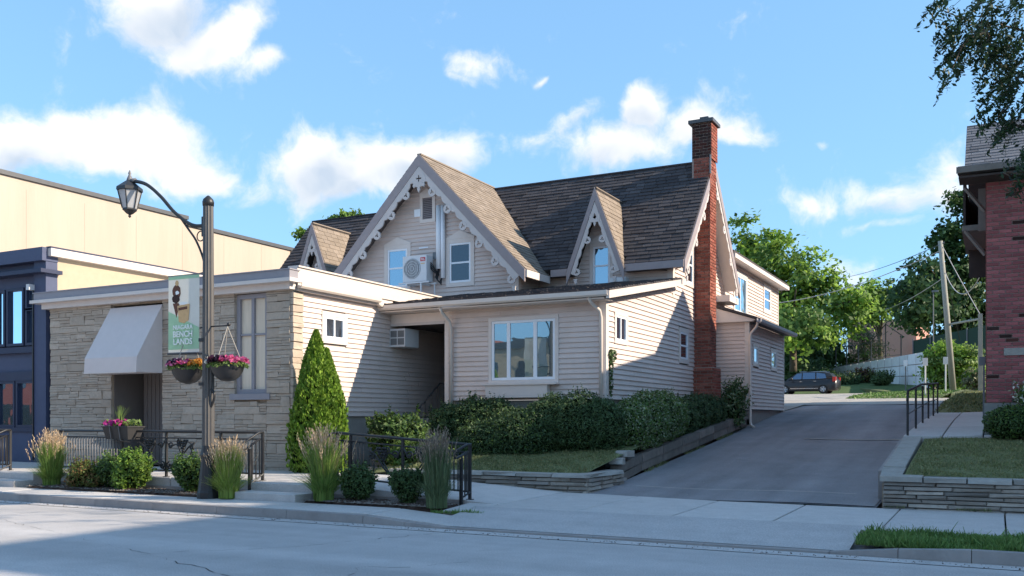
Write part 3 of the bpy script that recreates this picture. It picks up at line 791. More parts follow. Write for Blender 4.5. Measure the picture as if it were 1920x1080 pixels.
# timber edging along the drive
te = thing('timber_edging', 'low weathered timber edging between the hedges and the drive', 'edging', (-6.95, 18, .3))
yy = 17.9
while yy < 28.4:
    for k in range(2):
        z0 = dz(yy) + .19 * k + (.03 if yy > 18.4 else -.05); L = 1.45
        if k and yy < 18.4: z0 += .03
        b = MB(); z1 = dz(yy + L) + .19 * k + .03
        b.hexa([(-7.09, yy + .01, z0), (-6.93 + .02 * k, yy + .01, z0), (-6.93 + .02 * k, yy + L, z1), (-7.09, yy + L, z1), (-7.09, yy + .01, z0 + .18), (-6.93 + .01 * k, yy + .01, z0 + .18), (-6.93 + .01 * k, yy + L, z1 + .18), (-7.09, yy + L, z1 + .18)])
        b.build('timber', 'timber', te)
    yy += 1.47
inst('edging_block', CAPS[0], te, block_mw((-6.98, 18.0, .72), (.3, .32, .14), .2)); inst('edging_block', CAPS[1], te, block_mw((-7.0, 18.5, .86), (.3, .34, .13), -.1))
part('yard_bank', 'mulch', te, (-7.92, -7.09, 20.0, 28.4, .3, 1.05))

# ================================================================== HOUSE
house = thing('house', 'pale clapboard house with steep gables, carved bargeboards and brown shingle roof', 'house', (-12, 24, .8))
XS = -7.92      # right side wall
# --- porch front wall
PW = (-10.95, -9.08, 2.44, 4.04)
siding_wall(house, TF(19.7), [(-12.08, 2.05), (-8.06, 2.05), (-8.06, 4.28), (-12.08, 4.28)], holes=[hole(*PW)])
wp = window(house, TF(19.7), *PW, style='triple', glass='glass_front', cw=.085, fw_=.06)
b = MB(TF(19.7)); b.box(-10.95, -9.3, .03, .2, 2.1, 2.40); b.box(-10.99, -9.05, .03, .24, 2.40, 2.437); b.build('window_box', 'trim', house)
part('corner_board', 'trim', house, (-8.06, -7.885, 19.66, 19.82, 2.03, 4.28))
part('corner_board', 'trim', house, (-12.2, -12.08, 19.66, 19.86, 1.65, 4.0))
part('foundation', 'foundation', house, (-12.16, -7.95, 19.75, 24.6, .3, 2.04), (-8.2, -7.95, 24.6, 29.0, .8, 2.04))
# entry recess
part('entry_beam', 'trim', house, (-13.83, -12.0, 19.68, 19.8, 4.0, 4.27))
part('entry_trim', 'barge', house, (-13.83, -12.2, 19.655, 19.68, 3.97, 4.04))
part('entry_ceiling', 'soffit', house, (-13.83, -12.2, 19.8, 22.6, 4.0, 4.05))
part('entry_wall', 'siding_core', house, (-12.2, -12.09, 19.86, 22.5, 1.2, 4.0))  # dark tone paints the shade inside the entry
part('entry_back', 'recess_shade', house, (-13.83, -12.2, 22.5, 22.6, 1.2, 4.0))
part('entry_floor', 'foundation', house, (-13.7, -12.2, 20.2, 22.5, 1.45, 1.62))
for k in range(7):
    part('entry_step', 'foundation', house, (-13.6, -12.4, 18.45 + .25 * k, 20.2, .43 + .17 * k - .1, .43 + .17 * (k + 1)))
# --- right side wall with gable
gw = (19.82, 2.05)
polyB = [(19.82, 2.05), (28.98, 2.05), (28.98, 6.85), (27.2, 8.9), (24.65, 6.0), (24.65, 5.32), (19.82, 4.42)]
wS1 = (20.2, 21.06, 3.36, 4.1); wS2 = (25.12, 26.06, 3.17, 4.17); wS3 = (25.75, 26.55, 5.42, 6.7)
siding_wall(house, TS(XS), polyB, holes=[hole(*wS1), hole(*wS2), hole(*wS3)])
window(house, TS(XS), *wS1, style='slide', glass='glass_dim', cw=.07, fw_=.05)
window(house, TS(XS), *wS2, style='hung', glass='glass_dim', cw=.12, fw_=.05)
window(house, TS(XS), *wS3, style='hung', glass='glass_dim', cw=.1)
# --- main front wall with dormer walls
def dormer_poly(c): return [(c - .80, 5.72), (c, 7.86), (c + .80, 5.72)]
siding_wall(house, TF(24.6), [(-11.97, 4.95), (-8.05, 4.95), (-8.05, 5.74), (-9.2, 5.74), (-10.0, 7.86), (-10.8, 5.74), (-11.97, 5.74)], holes=[hole(-10.36, -9.64, 5.3, 6.62)])
part('corner_board', 'trim', house, (-8.05, -7.885, 24.57, 24.72, 4.95, 5.74))
siding_wall(house, TF(24.6), [(-22.0, 4.6), (-17.97, 4.6), (-17.97, 5.74), (-19.3, 5.74), (-20.1, 7.86), (-20.9, 5.74), (-22.0, 5.74)], holes=[hole(-20.46, -19.74, 5.3, 6.62)])
window(house, TF(24.6), -10.36, -9.64, 5.3, 6.62, peak=.26, cw=.1)
window(house, TF(24.6), -20.46, -19.74, 5.3, 6.62, peak=.26, cw=.1)
# --- gable wing
GC = -14.97
siding_wall(house, TF(23.2), [(-17.97, 4.6), (-11.99, 4.6), (-11.99, 5.9), (GC, 9.02), (-17.97, 5.9)], holes=[hole(-16.53, -15.57, 5.45, 6.84), hole(-14.33, -13.37, 5.45, 6.84), hole(GC - .26, GC + .26, 7.45, 8.28)])
siding_wall(house, TS(-11.97), [(23.22, 4.8), (24.58, 4.8), (24.58, 5.75), (23.22, 5.75)])
part('corner_board', 'trim', house, (-12.1, -11.93, 23.16, 23.3, 4.6, 5.75))
window(house, TF(23.2), -16.53, -15.57, 5.45, 6.84, peak=.24, cw=.12)
window(house, TF(23.2), -14.33, -13.37, 5.45, 6.84, glass='glass_dim', peak=.24, cw=.12)
b = MB(TF(23.2)); frame4(b, GC - .27, GC + .27, 7.42, 8.26, .1, -.02, .05)
b.prism([(GC - .29, 8.26), (GC + .29, 8.26), (GC + .27, 8.31), (GC, 8.44), (GC - .27, 8.31)], lambda a, z: (a, -.02, z), lambda a, z: (a, .055, z))
vent = b.build('gable_vent', 'trim', house)
b = MB(TF(23.2)); b.box(GC - .17, GC + .17, -.01, .0, 7.52, 8.16); b.build('backing', 'recess_shade', vent)
for k in range(12):
    b = MB(TF(23.2)); z = 7.53 + k * .053
    b.hexa([(GC - .17, .005, z), (GC + .17, .005, z), (GC + .17, .04, z - .012), (GC - .17, .04, z - .012), (GC - .17, .005, z + .034), (GC + .17, .005, z + .034), (GC + .17, .012, z + .034), (GC - .17, .012, z + .034)])
    b.build('slat', 'fascia', vent)
b = MB(TF(23.2)); b.box(-15.42, -15.2, .02, .07, 7.62, 7.84); b.build('wall_plate', 'white_vinyl', house)
b = MB(TF(23.2)); b.box(-15.25, -14.95, .03, .06, 6.66, 6.7); b.build('vent_hood', 'white_vinyl', house)
# --- rear addition and lean-to
siding_wall(house, TS(XS), [(28.99, 4.95), (38.3, 4.95), (38.3, 6.86), (28.99, 6.86)], holes=[hole(31.2, 33.1, 5.15, 6.66), hole(35.7, 37.0, 5.66, 6.74)])
window(house, TS(XS), 31.2, 33.1, 5.15, 6.66, style='slide', glass='glass_front', cw=.12)
window(house, TS(XS), 35.7, 37.0, 5.66, 6.74, style='hung', glass='glass_dim', cw=.12)
part('corner_board', 'trim', house, (XS - .1, XS + .035, 38.3, 38.42, 4.4, 6.86))
part('addition_core', 'siding', house, (-14, XS - .16, 29.9, 38.38, 1.4, 6.86), (XS - .16, XS - .02, 34.3, 38.3, 1.4, 4.94))
ar = part('addition_roof', 'shingle', house, (-14.3, XS + .36, 29.9, 38.8, 6.98, 7.08))
part('eave_board', 'trim', house, (XS + .25, XS + .4, 29.95, 38.75, 6.84, 6.98)); part('soffit', 'trim', house, (XS, XS + .25, 29.95, 38.75, 6.86, 6.9))
siding_wall(house, TF(29.0), [(XS + .02, 1.9), (-6.98, 1.9), (-6.98, 4.64), (XS + .02, 4.64)], e=.12)
part('corner_board', 'trim', house, (-6.98, -6.84, 28.96, 29.1, 1.88, 4.64))
wl1 = (29.5, 30.3, 3.27, 4.0); wl2 = (32.1, 33.1, 3.25, 4.02)
siding_wall(house, TS(-6.88), [(29.1, 1.9), (34.22, 1.9), (34.22, 4.6), (29.1, 4.6)], holes=[hole(*wl1), hole(*wl2)])
window(house, TS(-6.88), *wl1, style='fixed', glass='glass_dim', cw=.1); window(house, TS(-6.88), *wl2, style='fixed', glass='glass_dim', cw=.1)
part('corner_board', 'trim', house, (-7.0, -6.845, 34.22, 34.34, 1.8, 4.6))
part('lean_to_foundation', 'foundation', house, (-7.9, -6.93, 29.03, 34.2, .9, 1.895))
b = MB()   # lean-to roof with closed end board
b.prism([(XS, 5.12), (-6.55, 4.66), (-6.55, 4.74), (XS, 5.22)], lambda a, z: (a, 28.75, z), lambda a, z: (a, 34.6, z)); b.build('lean_to_roof', 'shingle', house)
b = MB(); b.prism([(XS, 4.62), (-6.72, 4.62), (-6.6, 4.665), (XS, 5.1)], lambda a, z: (a, 28.8, z), lambda a, z: (a, 28.98, z)); b.build('end_board', 'trim', house)
def gutter(parent, p0, p1, m='gutter', r=.065):
    p0, p1 = Vector(p0), Vector(p1); d = (p1 - p0).normalized(); n = Vector((0, 0, 1)).cross(d).normalized()
    prof_ = [(-.06, .07), (-.06, -.05), (.03, -.06), (.065, -.02), (.07, .07), (.055, .07), (.05, -.01), (-.045, -.035), (-.045, .07)]
    b = MB(); b.prism(prof_, lambda a, z: tuple(p0 - n * a + Vector((0, 0, z))), lambda a, z: tuple(p1 - n * a + Vector((0, 0, z))))
    return b.build('gutter', m, parent)
def downspout(parent, pts, r=.042):
    b = MB(); b.tube(pts, r, 8); o = b.build('downspout', 'gutter', parent, smooth=True)
    return o
g = gutter(house, (-6.5, 28.72, 4.62), (-6.5, 34.65, 4.62), 'parapet_cap'); part('lean_to_soffit', 'soffit', house, (-6.86, -6.55, 29.0, 34.5, 4.60, 4.625))
downspout(house, [(-6.55, 28.86, 4.58), (-6.6, 28.9, 4.45), (-6.78, 28.93, 4.25), (-6.8, 28.93, 4.1), (-6.8, 28.93, 1.5), (-6.75, 28.85, 1.38), (-6.6, 28.6, 1.33)])
# --- roofs
def slab_roof(parent, e0, e1, r1, r0, th, name='roof', m='roof_deck', ms='soffit'):
    e0, e1, r1, r0 = map(Vector, (e0, e1, r1, r0))
    n = (e1 - e0).cross(r0 - e0).normalized()
    if n.z < 0: n = -n
    b = MB(); dn = -n * th
    b.hexa([tuple(p + dn) for p in (e0, e1, r1, r0)] + [tuple(p) for p in (e0, e1, r1, r0)])
    return b.build(name, m, parent), n
budget = {'n': 0}
def shingle_unit(m, k):
    w0, w1 = -.5, .5
    v = [(w0, 0, 0), (w1, 0, 0), (w1, 1, 0), (w0, 1, 0), (w0 + .012, 0 + rng.uniform(-.03, .03), 1), (w1 - .012, 0 + rng.uniform(-.03, .03), 1), (w1 - .012, 1, .25), (w0 + .012, 1, .25)]
    return make_mesh('shingle', v, [(0, 3, 2, 1), (4, 5, 6, 7), (0, 1, 5, 4), (1, 2, 6, 5), (2, 3, 7, 6), (3, 0, 4, 7)], m)
SHG = {m: [shingle_unit(m, k) for k in range(4)] for m in ('shingle', 'shingle_sunlit', 'shingle_grey')}
def shingles(parent, e0, e1, r1, r0, exp=.165, wid=.34, th=.034, m='shingle', skip=None, single=0, order=None, jit=.25):
    e0, e1, r1, r0 = map(Vector, (e0, e1, r1, r0))
    U = (e1 - e0).normalized(); n = U.cross(r0 - e0).normalized()
    if n.z < 0: n = -n; 
    V = (r0 - e0) - U * (r0 - e0).dot(U); H = V.length; V.normalize()
    L = (e1 - e0).length
    sl0 = (r0 - e0).dot(U) / H; sl1 = ((r1 - e1).dot(U)) / H
    rows = int(H / exp); cells = []
    for r in range(rows + 1):
        v = r * exp; vm = min(v + exp * .5, H)
        if v > H - .03: break
        u0 = sl0 * vm; u1 = L + sl1 * vm
        a = u0 - rng.uniform(0, wid)
        while a < u1 - .03:
            w = wid * rng.uniform(1 - jit, 1 + jit); s, t = max(a, u0), min(a + w, u1)
            if t - s > .04:
                c = e0 + U * ((s + t) / 2) + V * v
                if not (skip and skip(c)):
                    ex = min(exp * 1.2, H - v)
                    mw = Matrix.Translation(c + n * .004) @ Matrix((U, V, n)).transposed().to_4x4() @ Matrix.Diagonal((t - s - .006, ex, th * rng.uniform(.75, 1.25), 1))
                    cells.append((mw, rng.choice(SHG[m])))
            a += w
    if single:
        cells.sort(key=lambda q: order(q[0].translation)); 
        for mw, me in cells[:single]: inst('shingle', me, parent, mw)
        cells = cells[single:]
    b = MB()
    for mw, me in cells: add_block(b, me, mw)
    o = b.build('shingle_field', m, parent); o['kind'] = 'stuff'
    return o
RX0, RX1 = -22.35, -7.46
ME, MR = (24.2, 5.88), (27.2, 9.28)
e0, e1, r1, r0 = (RX0, ME[0], ME[1]), (RX1, ME[0], ME[1]), (RX1, MR[0], MR[1]), (RX0, MR[0], MR[1])
SL = (MR[1] - ME[1]) / (MR[0] - ME[0])
def mz(y): return ME[1] + SL * (y - ME[0])
rf, _ = slab_roof(house, (-9.2, ME[0], ME[1]), e1, r1, (-9.2, MR[0], MR[1]), .12)
ML = (26.82, mz(26.82))
for xa, xb, yb, tp in ((-10.8, -9.2, 24.78, MR), (GC, -10.8, 24.2, MR), (-19.3, GC, 24.2, ML), (-20.9, -19.3, 24.78, ML), (RX0, -20.9, 24.2, ML)):
    slab_roof(house, (xa, yb, mz(yb)), (xb, yb, mz(yb)), (xb, tp[0], tp[1]), (xa, tp[0], tp[1]), .12)
GS = (9.33 - 5.72) / 3.47
def in_gable(p):
    return abs(p.x - GC) < 3.6 and p.z < 9.30 - GS * abs(p.x - GC) - .02
def in_dorm(p):
    return any(abs(p.x - c) < .9 and p.z < 8.04 - 2.62 * abs(p.x - c) for c in (-10.0, -20.1))
shingles(rf, e0, e1, r1, r0, skip=lambda p: in_gable(p) or in_dorm(p) or (p.y > 26.78 and p.x < GC), single=300, order=lambda p: -p.x * 1.0 - (p.x > -12) * 100)
rb, _ = slab_roof(house, (RX1, 30.2, 5.88), (GC, 30.2, 5.88), (GC, 27.205, 9.275), (RX1, 27.205, 9.275), .12)
slab_roof(house, (GC, 29.44, 5.88), (RX0, 29.44, 5.88), (RX0, 26.825, ML[1] - .005), (GC, 26.825, ML[1] - .005), .12)
part('ridge_cap', 'shingle', house, (GC, RX1, 27.12, 27.28, 9.262, 9.305)); part('ridge_cap', 'shingle', house, (RX0 + .02, GC, 26.74, 26.9, ML[1] - .018, ML[1] + .025))
b = MB(); b.prism([(24.25, 5.97), (27.2, 9.32), (30.15, 5.97), (30.18, 5.9), (24.22, 5.9)], lambda a, z: (RX0, a, z), lambda a, z: (RX0 + .02, a, z))
# eave boards of the main roof
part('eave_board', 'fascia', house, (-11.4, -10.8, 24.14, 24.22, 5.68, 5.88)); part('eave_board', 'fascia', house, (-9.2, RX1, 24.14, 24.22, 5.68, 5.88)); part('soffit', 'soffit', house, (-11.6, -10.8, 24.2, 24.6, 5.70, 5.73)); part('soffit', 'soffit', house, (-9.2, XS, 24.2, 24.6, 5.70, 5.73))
part('eave_board', 'fascia', house, (RX0, -20.9, 24.14, 24.22, 5.68, 5.88)); part('eave_board', 'fascia', house, (-19.3, -18.4, 24.14, 24.22, 5.68, 5.88))
# right rake boards (face +X)
def rake(parent, T, pk, en, w, o0, o1, m, off=0.):
    (pa, pz_), (ea, ez) = pk, en
    th = math.atan2(abs(pz_ - ez), abs(ea - pa)); c = math.cos(th)
    b = MB(T)
    b.prism([(pa, pz_ - off / c), (ea, ez - off / c), (ea, ez - (off + w) / c), (pa, pz_ - (off + w) / c)], lambda a, z: (a, o0, z), lambda a, z: (a, o1, z))
    return b.build('rake_board', m, parent)
def barge(parent, T, pk, en, o0, o1, w=.15, bosses=5, br=.12, off=.2, first=.95, seg=.34):
    """carved bargeboard from the peak down to the eave end, with pierced round bosses"""
    (pa, pz_), (ea, ez) = pk, en
    P = Vector((pa, pz_)); E = Vector((ea, ez)); d = (E - P); L = d.length; d.normalize()
    n = Vector((-d.y, d.x)); 
    if n.y > 0: n = -n
    c = abs(d.x)
    s0 = off * abs(d.y) / c
    top = [Vector((pa, pz_ - off / c))] + [P + d * (s0 + (L - s0) * i / 10) + n * off for i in range(1, 11)]
    low = []
    N_ = int((L) / .045)
    pos = [first + (L - first - .1) * k / max(1, bosses - 1) for k in range(bosses)]
    for i in range(N_ + 1):
        s = L * i / N_
        if s < s0 + .25: continue
        q = min(abs(s - x) for x in pos)
        h = w * .62 + .42 * w * abs(math.sin(math.pi * (s - first) / seg)) ** .6
        low.append(P + d * s + n * (off + h))
    low = [Vector((pa, pz_ - (off + w * 1.0) / c))] + low
    b = MB(T); poly = [tuple(p) for p in top] + [tuple(p) for p in low[::-1]]
    b.prism(poly, lambda a, z: (a, o0, z), lambda a, z: (a, o1, z))
    o = b.build('bargeboard', 'barge', parent)
    for s in pos:
        cc = P + d * s + n * (off + w + .05)
        k = 24; rot = math.atan2(n.y, n.x)
        out = [(cc.x + br * math.cos(t), cc.y + br * math.sin(t)) for t in [2 * math.pi * i / k for i in range(k)]]
        inn = [(cc.x + (br * .36 + br * .20 * math.cos(3 * (t - rot))) * math.cos(t), cc.y + (br * .36 + br * .20 * math.cos(3 * (t - rot))) * math.sin(t)) for t in [2 * math.pi * i / k for i in range(k)]]
        q = MB(T); q.ring(out, inn, lambda a, z: (a, o0 + .004, z), lambda a, z: (a, o1 + .006, z)); q.build('boss', 'barge', o)
    # little curl at the lower end
    q = MB(T); cc = E + n * (off + w + .05) + Vector((0, -br - .05))
    q.prism([(cc.x - .06, cc.y + .06), (cc.x + .06, cc.y + .06), (cc.x + .04, cc.y - .02), (cc.x + .055, cc.y - .06), (cc.x, cc.y - .09), (cc.x - .04, cc.y - .04)], lambda a, z: (a, o0 + .002, z), lambda a, z: (a, o1, z)); q.build('drop', 'barge', o)
    return o
def finial(parent, T, c, zt, o0, o1, s=1., hole_='quatre'):
    """pierced panel and hanging fleur under the peak"""
    k = 32; b = MB(T)
    ts = [2 * math.pi * i / k for i in range(k)]
    ro = lambda t: .185 * s * (1 + .18 * abs(math.cos(t)) - .08 * math.sin(3 * t))
    ri = (lambda t: s * (.062 + .038 * math.cos(4 * t))) if hole_ == 'quatre' else (lambda t: s * (.085 + .03 * max(0, math.sin(t)) ** 8 + .03 * max(0, -math.sin(t)) ** 8))
    b.ring([(c + ro(t) * math.cos(t), zt + ro(t) * math.sin(t)) for t in ts], [(c + ri(t) * math.cos(t), zt + ri(t) * math.sin(t)) for t in ts], lambda a, z: (a, o0 + .003, z), lambda a, z: (a, o1 + .004, z))
    h = [(0, -.40), (.05, -.30), (.035, -.25), (.11, -.22), (.17, -.25), (.20, -.19), (.17, -.12), (.12, -.15), (.09, -.10)]
    poly = [(c + x * s, zt + z * s) for x, z in h] + [(c - x * s, zt + z * s) for x, z in h[::-1][:-1]]
    b.prism(poly, lambda a, z: (a, o0 + .006, z), lambda a, z: (a, o1 + .008, z))
    return b.build('finial', 'barge', parent)
SX = TS(RX1)
for en in ((24.18, 5.86), (30.22, 5.86)):
    rake(house, SX, (27.2, 9.27), en, .22, -.03, .03, 'fascia')
    barge(house, SX, (27.2, 9.27), (en[0], en[1]), -.02, .012, bosses=4, w=.16)
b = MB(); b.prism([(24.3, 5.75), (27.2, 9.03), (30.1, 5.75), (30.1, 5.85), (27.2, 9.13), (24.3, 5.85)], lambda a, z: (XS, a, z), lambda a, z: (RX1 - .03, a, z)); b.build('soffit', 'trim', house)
part('rear_return', 'trim', house, (XS - .2, RX1, 29.0, 30.1, 5.3, 5.5))
# gable wing roof
GY0 = 22.7
for s in (1, -1):
    ex = GC + s * 3.47
    pts = [(ex, GY0, 5.72), (ex, 24.32, 5.72), (GC + s * .0, 27.2, 9.33), (GC, GY0, 9.33)]
    o, _ = slab_roof(house, *pts, .12)
    # the slope runs back to the valley
    shingles(o, *( [pts[0], pts[1], pts[2], pts[3]] if s > 0 else [pts[0], pts[1], pts[2], pts[3]]), exp=.15, wid=.32, m='shingle_sunlit' if s > 0 else 'shingle', th=.02)  # right slope painted sunlit, left slope painted darker
    T = TF(GY0)
    rake(house, T, (GC, 9.33), (ex, 5.72), .24, -.04, .02, 'fascia')
    barge(house, T, (GC, 9.33), (ex, 5.72), -.035, .008, bosses=6, w=.18, br=.13, off=.245, first=1.15)
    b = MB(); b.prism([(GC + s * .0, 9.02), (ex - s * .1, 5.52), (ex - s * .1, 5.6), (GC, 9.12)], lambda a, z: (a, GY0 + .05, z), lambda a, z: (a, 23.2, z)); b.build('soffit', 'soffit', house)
    part('eave_board', 'trim', house, (min(ex, ex + s * .06), max(ex, ex + s * .06), GY0 + .03, 24.2, 5.5, 5.7))
finial(house, TF(GY0), GC, 8.62, -.035, .012, 1.05)
part('ridge_cap', 'shingle_sunlit', house, (GC - .07, GC + .07, GY0 + .01, 27.2, 9.31, 9.352))
# dormers
for c in (-10.0, -20.1):
    for s in (1, -1):
        ex = c + s * .87
        pts = [(ex, 24.08, 5.76), (ex, 24.16, 5.76), (c, 26.16, 8.09), (c, 24.08, 8.09)]
        o, _ = slab_roof(house, *pts, .07)
        shingles(o, *pts, exp=.15, wid=.3, m='shingle_sunlit' if s > 0 else 'shingle', th=.018)  # dormer slopes also take painted sunlit and shaded tones
        T = TF(24.08)
        rake(house, T, (c, 8.09), (ex, 5.76), .13, -.04, .02, 'fascia')
        barge(house, T, (c, 8.09), (ex, 5.76), -.035, .008, bosses=2, w=.11, br=.105, off=.14, first=1.45, seg=.3)
    finial(house, T, c, 7.28, -.035, .012, .72, 'drop')
    part('ridge_cap', 'shingle_sunlit', house, (c - .05, c + .05, 24.09, 26.1, 8.07, 8.105))
# porch roof
pe0, pe1, pr1, pr0 = (-13.86, 19.22, 4.46), (-7.62, 19.22, 4.46), (-7.62, 24.6, 5.42), (-13.86, 24.6, 5.42)
prf, _ = slab_roof(house, pe0, pe1, pr1, pr0, .06)
shingles(prf, pe0, pe1, pr1, pr0, exp=.17, wid=.26, th=.045, m='shingle', jit=.5)
gutter(house, (-13.95, 19.16, 4.38), (-7.64, 19.16, 4.38)); part('soffit', 'trim', house, (-13.83, -7.75, 19.2, 19.7, 4.28, 4.31))
b = MB(TS(-7.66)); b.prism([(19.14, 4.44), (24.9, 5.47), (24.9, 5.30), (19.14, 4.27)], lambda a, z: (a, -.02, z), lambda a, z: (a, .06, z)); b.build('rake_board', 'gutter', house)
b = MB(TS(XS)); b.prism([(19.3, 4.28), (24.6, 5.24), (24.6, 5.27), (19.3, 4.31)], lambda a, z: (a, .0, z), lambda a, z: (a, .25, z)); b.build('soffit', 'soffit', house)
part('flashing', 'parapet_cap', house, (-12.0, -8.0, 24.56, 24.597, 5.39, 5.46)); part('roof_vent', 'ac_white', house, (-9.55, -9.1, 24.1, 24.4, 5.40, 5.52))
downspout(house, [(-12.05, 19.2, 4.33), (-12.05, 19.28, 4.2), (-11.98, 19.52, 4.0), (-11.98, 19.6, 3.85), (-11.98, 19.61, 1.6)])
downspout(house, [(-8.12, 19.2, 4.33), (-8.1, 19.28, 4.22), (-7.99, 19.52, 4.05), (-7.985, 19.59, 3.9), (-7.985, 19.6, 1.4)])
downspout(house, [(-13.72, 18.95, 4.62), (-13.72, 18.95, 4.48), (-13.7, 19.1, 4.42)], .05)
# --- chimney
chim = part('chimney', 'mortar', house, (XS - .05, -7.44, 26.64, 27.28, 1.0, 9.25), (XS - .05, -7.40, 26.64, 27.28, 9.25, 10.28), (XS - .02, -7.32, 26.55, 27.36, .9, 3.1))
def brick_face(parent, T, rz, a0, a1, z0, z1, course, blen, key, single, d=.022, gap=.016, order=None, dark=None):
    cells = []; z = z0; r = 0
    while z < z1 - .02:
        h = min(course, z1 - z); a = a0 - (blen / 2 if r % 2 else 0)
        while a < a1 - .01:
            s, t = max(a, a0), min(a + blen, a1)
            if t - s > .03:
                k = dark if (dark and rng.random() < .06) else key
                cells.append((block_mw(T((s + t) / 2, d / 2 - .004 + rng.uniform(-.002, .003), z + h / 2), (t - s - gap, d, h - gap), rz), rng.choice(BRICKS[k]), k))
            a += blen
        z += course; r += 1
    for q in cells[:single]: inst('brick', q[1], parent, q[0])
    rest = cells[single:]
    for k in set(q[2] for q in rest):
        b = MB()
        for q in rest:
            if q[2] == k: add_block(b, q[1], q[0])
        o = b.build('brickwork', k, parent); o['kind'] = 'stuff'
C_, BLN = .088, .225
brick_face(chim, lambda a, o, z: (a, 26.55 - o, z), 0, XS - .0, -7.32, 1.5, 3.1, C_, BLN, 'brick', 0)
brick_face(chim, lambda a, o, z: (-7.32 + o, a, z), RAD(90), 26.53, 27.36, 1.5, 3.1, C_, BLN, 'brick', 0)
brick_face(chim, lambda a, o, z: (a, 26.64 - o, z), 0, XS + .0, -7.44, 3.1, 9.25, C_, BLN, 'brick', 150)
brick_face(chim, lambda a, o, z: (-7.44 + o, a, z), RAD(90), 26.62, 27.28, 3.1, 9.2, C_, BLN, 'brick', 150)
brick_face(chim, lambda a, o, z: (a, 26.64 - o, z), 0, XS - .05, -7.40, 9.25, 10.26, C_, BLN, 'brick_dark', 0)  # front shade painted with dark brick, sunlit side stays red
brick_face(chim, lambda a, o, z: (-7.40 + o, a, z), RAD(90), 26.62, 27.28, 9.2, 10.26, C_, BLN, 'brick', 0)
part('cap', 'flashing', chim, (XS - .14, -7.32, 26.54, 27.37, 10.27, 10.37)); part('flue', 'flashing', chim, (-7.8, -7.55, 26.85, 27.15, 10.39, 10.52))
part('flashing', 'ac_dark', chim, (-7.43, -7.39, 26.56, 26.62, 8.75, 9.3))
part('wall_lamp', 'black_iron', house, (-7.9, -7.78, 24.86, 24.96, 5.78, 5.95))

# --- heat pump on its bracket
hp = thing('heat_pump', 'white outdoor air conditioner unit on a bracket under the big gable', 'air conditioner', (-15.1, 22.9, 5.55))
part('casing', 'ac_white', hp, (-15.55, -14.72, 22.72, 23.06, 5.62, 6.38))
b = MB(); k = 40; ts = [2 * math.pi * i / k for i in range(k)]; T = TF(22.72); cx, cz = -15.22, 6.0
b2 = MB(T); b2.prism([(cx + .29 * math.cos(t), cz + .30 * math.sin(t)) for t in ts], lambda a, z: (a, .001, z), lambda a, z: (a, .006, z)); b2.build('fan_opening', 'ac_dark', hp)
gr = MB(T)
for rr in (.07, .14, .21, .285):
    gr.ring([(cx + rr * math.cos(t), cz + rr * 1.03 * math.sin(t)) for t in ts], [(cx + (rr - .012) * math.cos(t), cz + (rr - .012) * 1.03 * math.sin(t)) for t in ts], lambda a, z: (a, .008, z), lambda a, z: (a, .02, z))
gr.build('grille', 'ac_white', hp)
for i in range(13):
    a = cx - .264 + .044 * i; hgt = math.sqrt(max(.001, .285 ** 2 - (a - cx) ** 2))
    q = MB(T); q.box(a - .006, a + .006, .021, .027, cz - hgt, cz + hgt); q.build('grille_bar', 'ac_white', hp)
b = MB(T); b.box(-14.93, -14.76, .002, .006, 6.2, 6.31); b.build('brand_plate', 'print_red', hp)
b = MB(T); b.box(-14.92, -14.78, .002, .005, 6.12, 6.145); b.build('print', 'print_tan', hp)
part('bracket', 'ac_white', hp, (-15.66, -14.6, 22.66, 22.71, 5.56, 5.60), (-15.66, -14.6, 23.04, 23.09, 5.56, 5.60), (-15.4, -15.36, 22.66, 23.17, 5.52, 5.56), (-14.9, -14.86, 22.66, 23.17, 5.52, 5.56), (-14.9, -14.86, 22.66, 22.7, 5.0, 5.52), (-14.64, -14.61, 23.0, 23.03, 5.05, 5.56), (-15.4, -15.37, 22.66, 22.69, 4.95, 5.52))
part('disconnect_box', 'ac_dark', hp, (-14.72, -14.58, 23.06, 23.17, 6.3, 6.5))
cd = thing('line_cover', 'two white vertical pipe covers beside the outdoor air conditioner', 'pipe cover', (-14.5, 23.1, 5.6))
b = MB(); b.tube([(-14.55, 23.1, 6.0), (-14.55, 23.1, 7.86)], .075, 10); b.build('pipe', 'white_vinyl', cd, smooth=True)
b = MB(); b.tube([(-14.39, 23.1, 5.72), (-14.39, 23.1, 7.84)], .07, 10); b.build('pipe', 'white_vinyl', cd, smooth=True)
b = MB()
for k in range(4): b.tube([(-14.55 + .01 * k, 23.1, 6.0), (-14.6 + .02 * k, 23.02, 5.75 - .03 * k), (-14.45 + .02 * k, 23.0, 5.6 - .03 * k), (-14.42, 23.08, 5.75)], .018, 6); b.tube([(-14.75, 22.95, 6.2 - .05 * k), (-14.62, 22.9, 6.1 - .06 * k), (-14.5, 23.05, 5.8)], .016, 6)
b.build('hose', 'cable', cd, smooth=True)

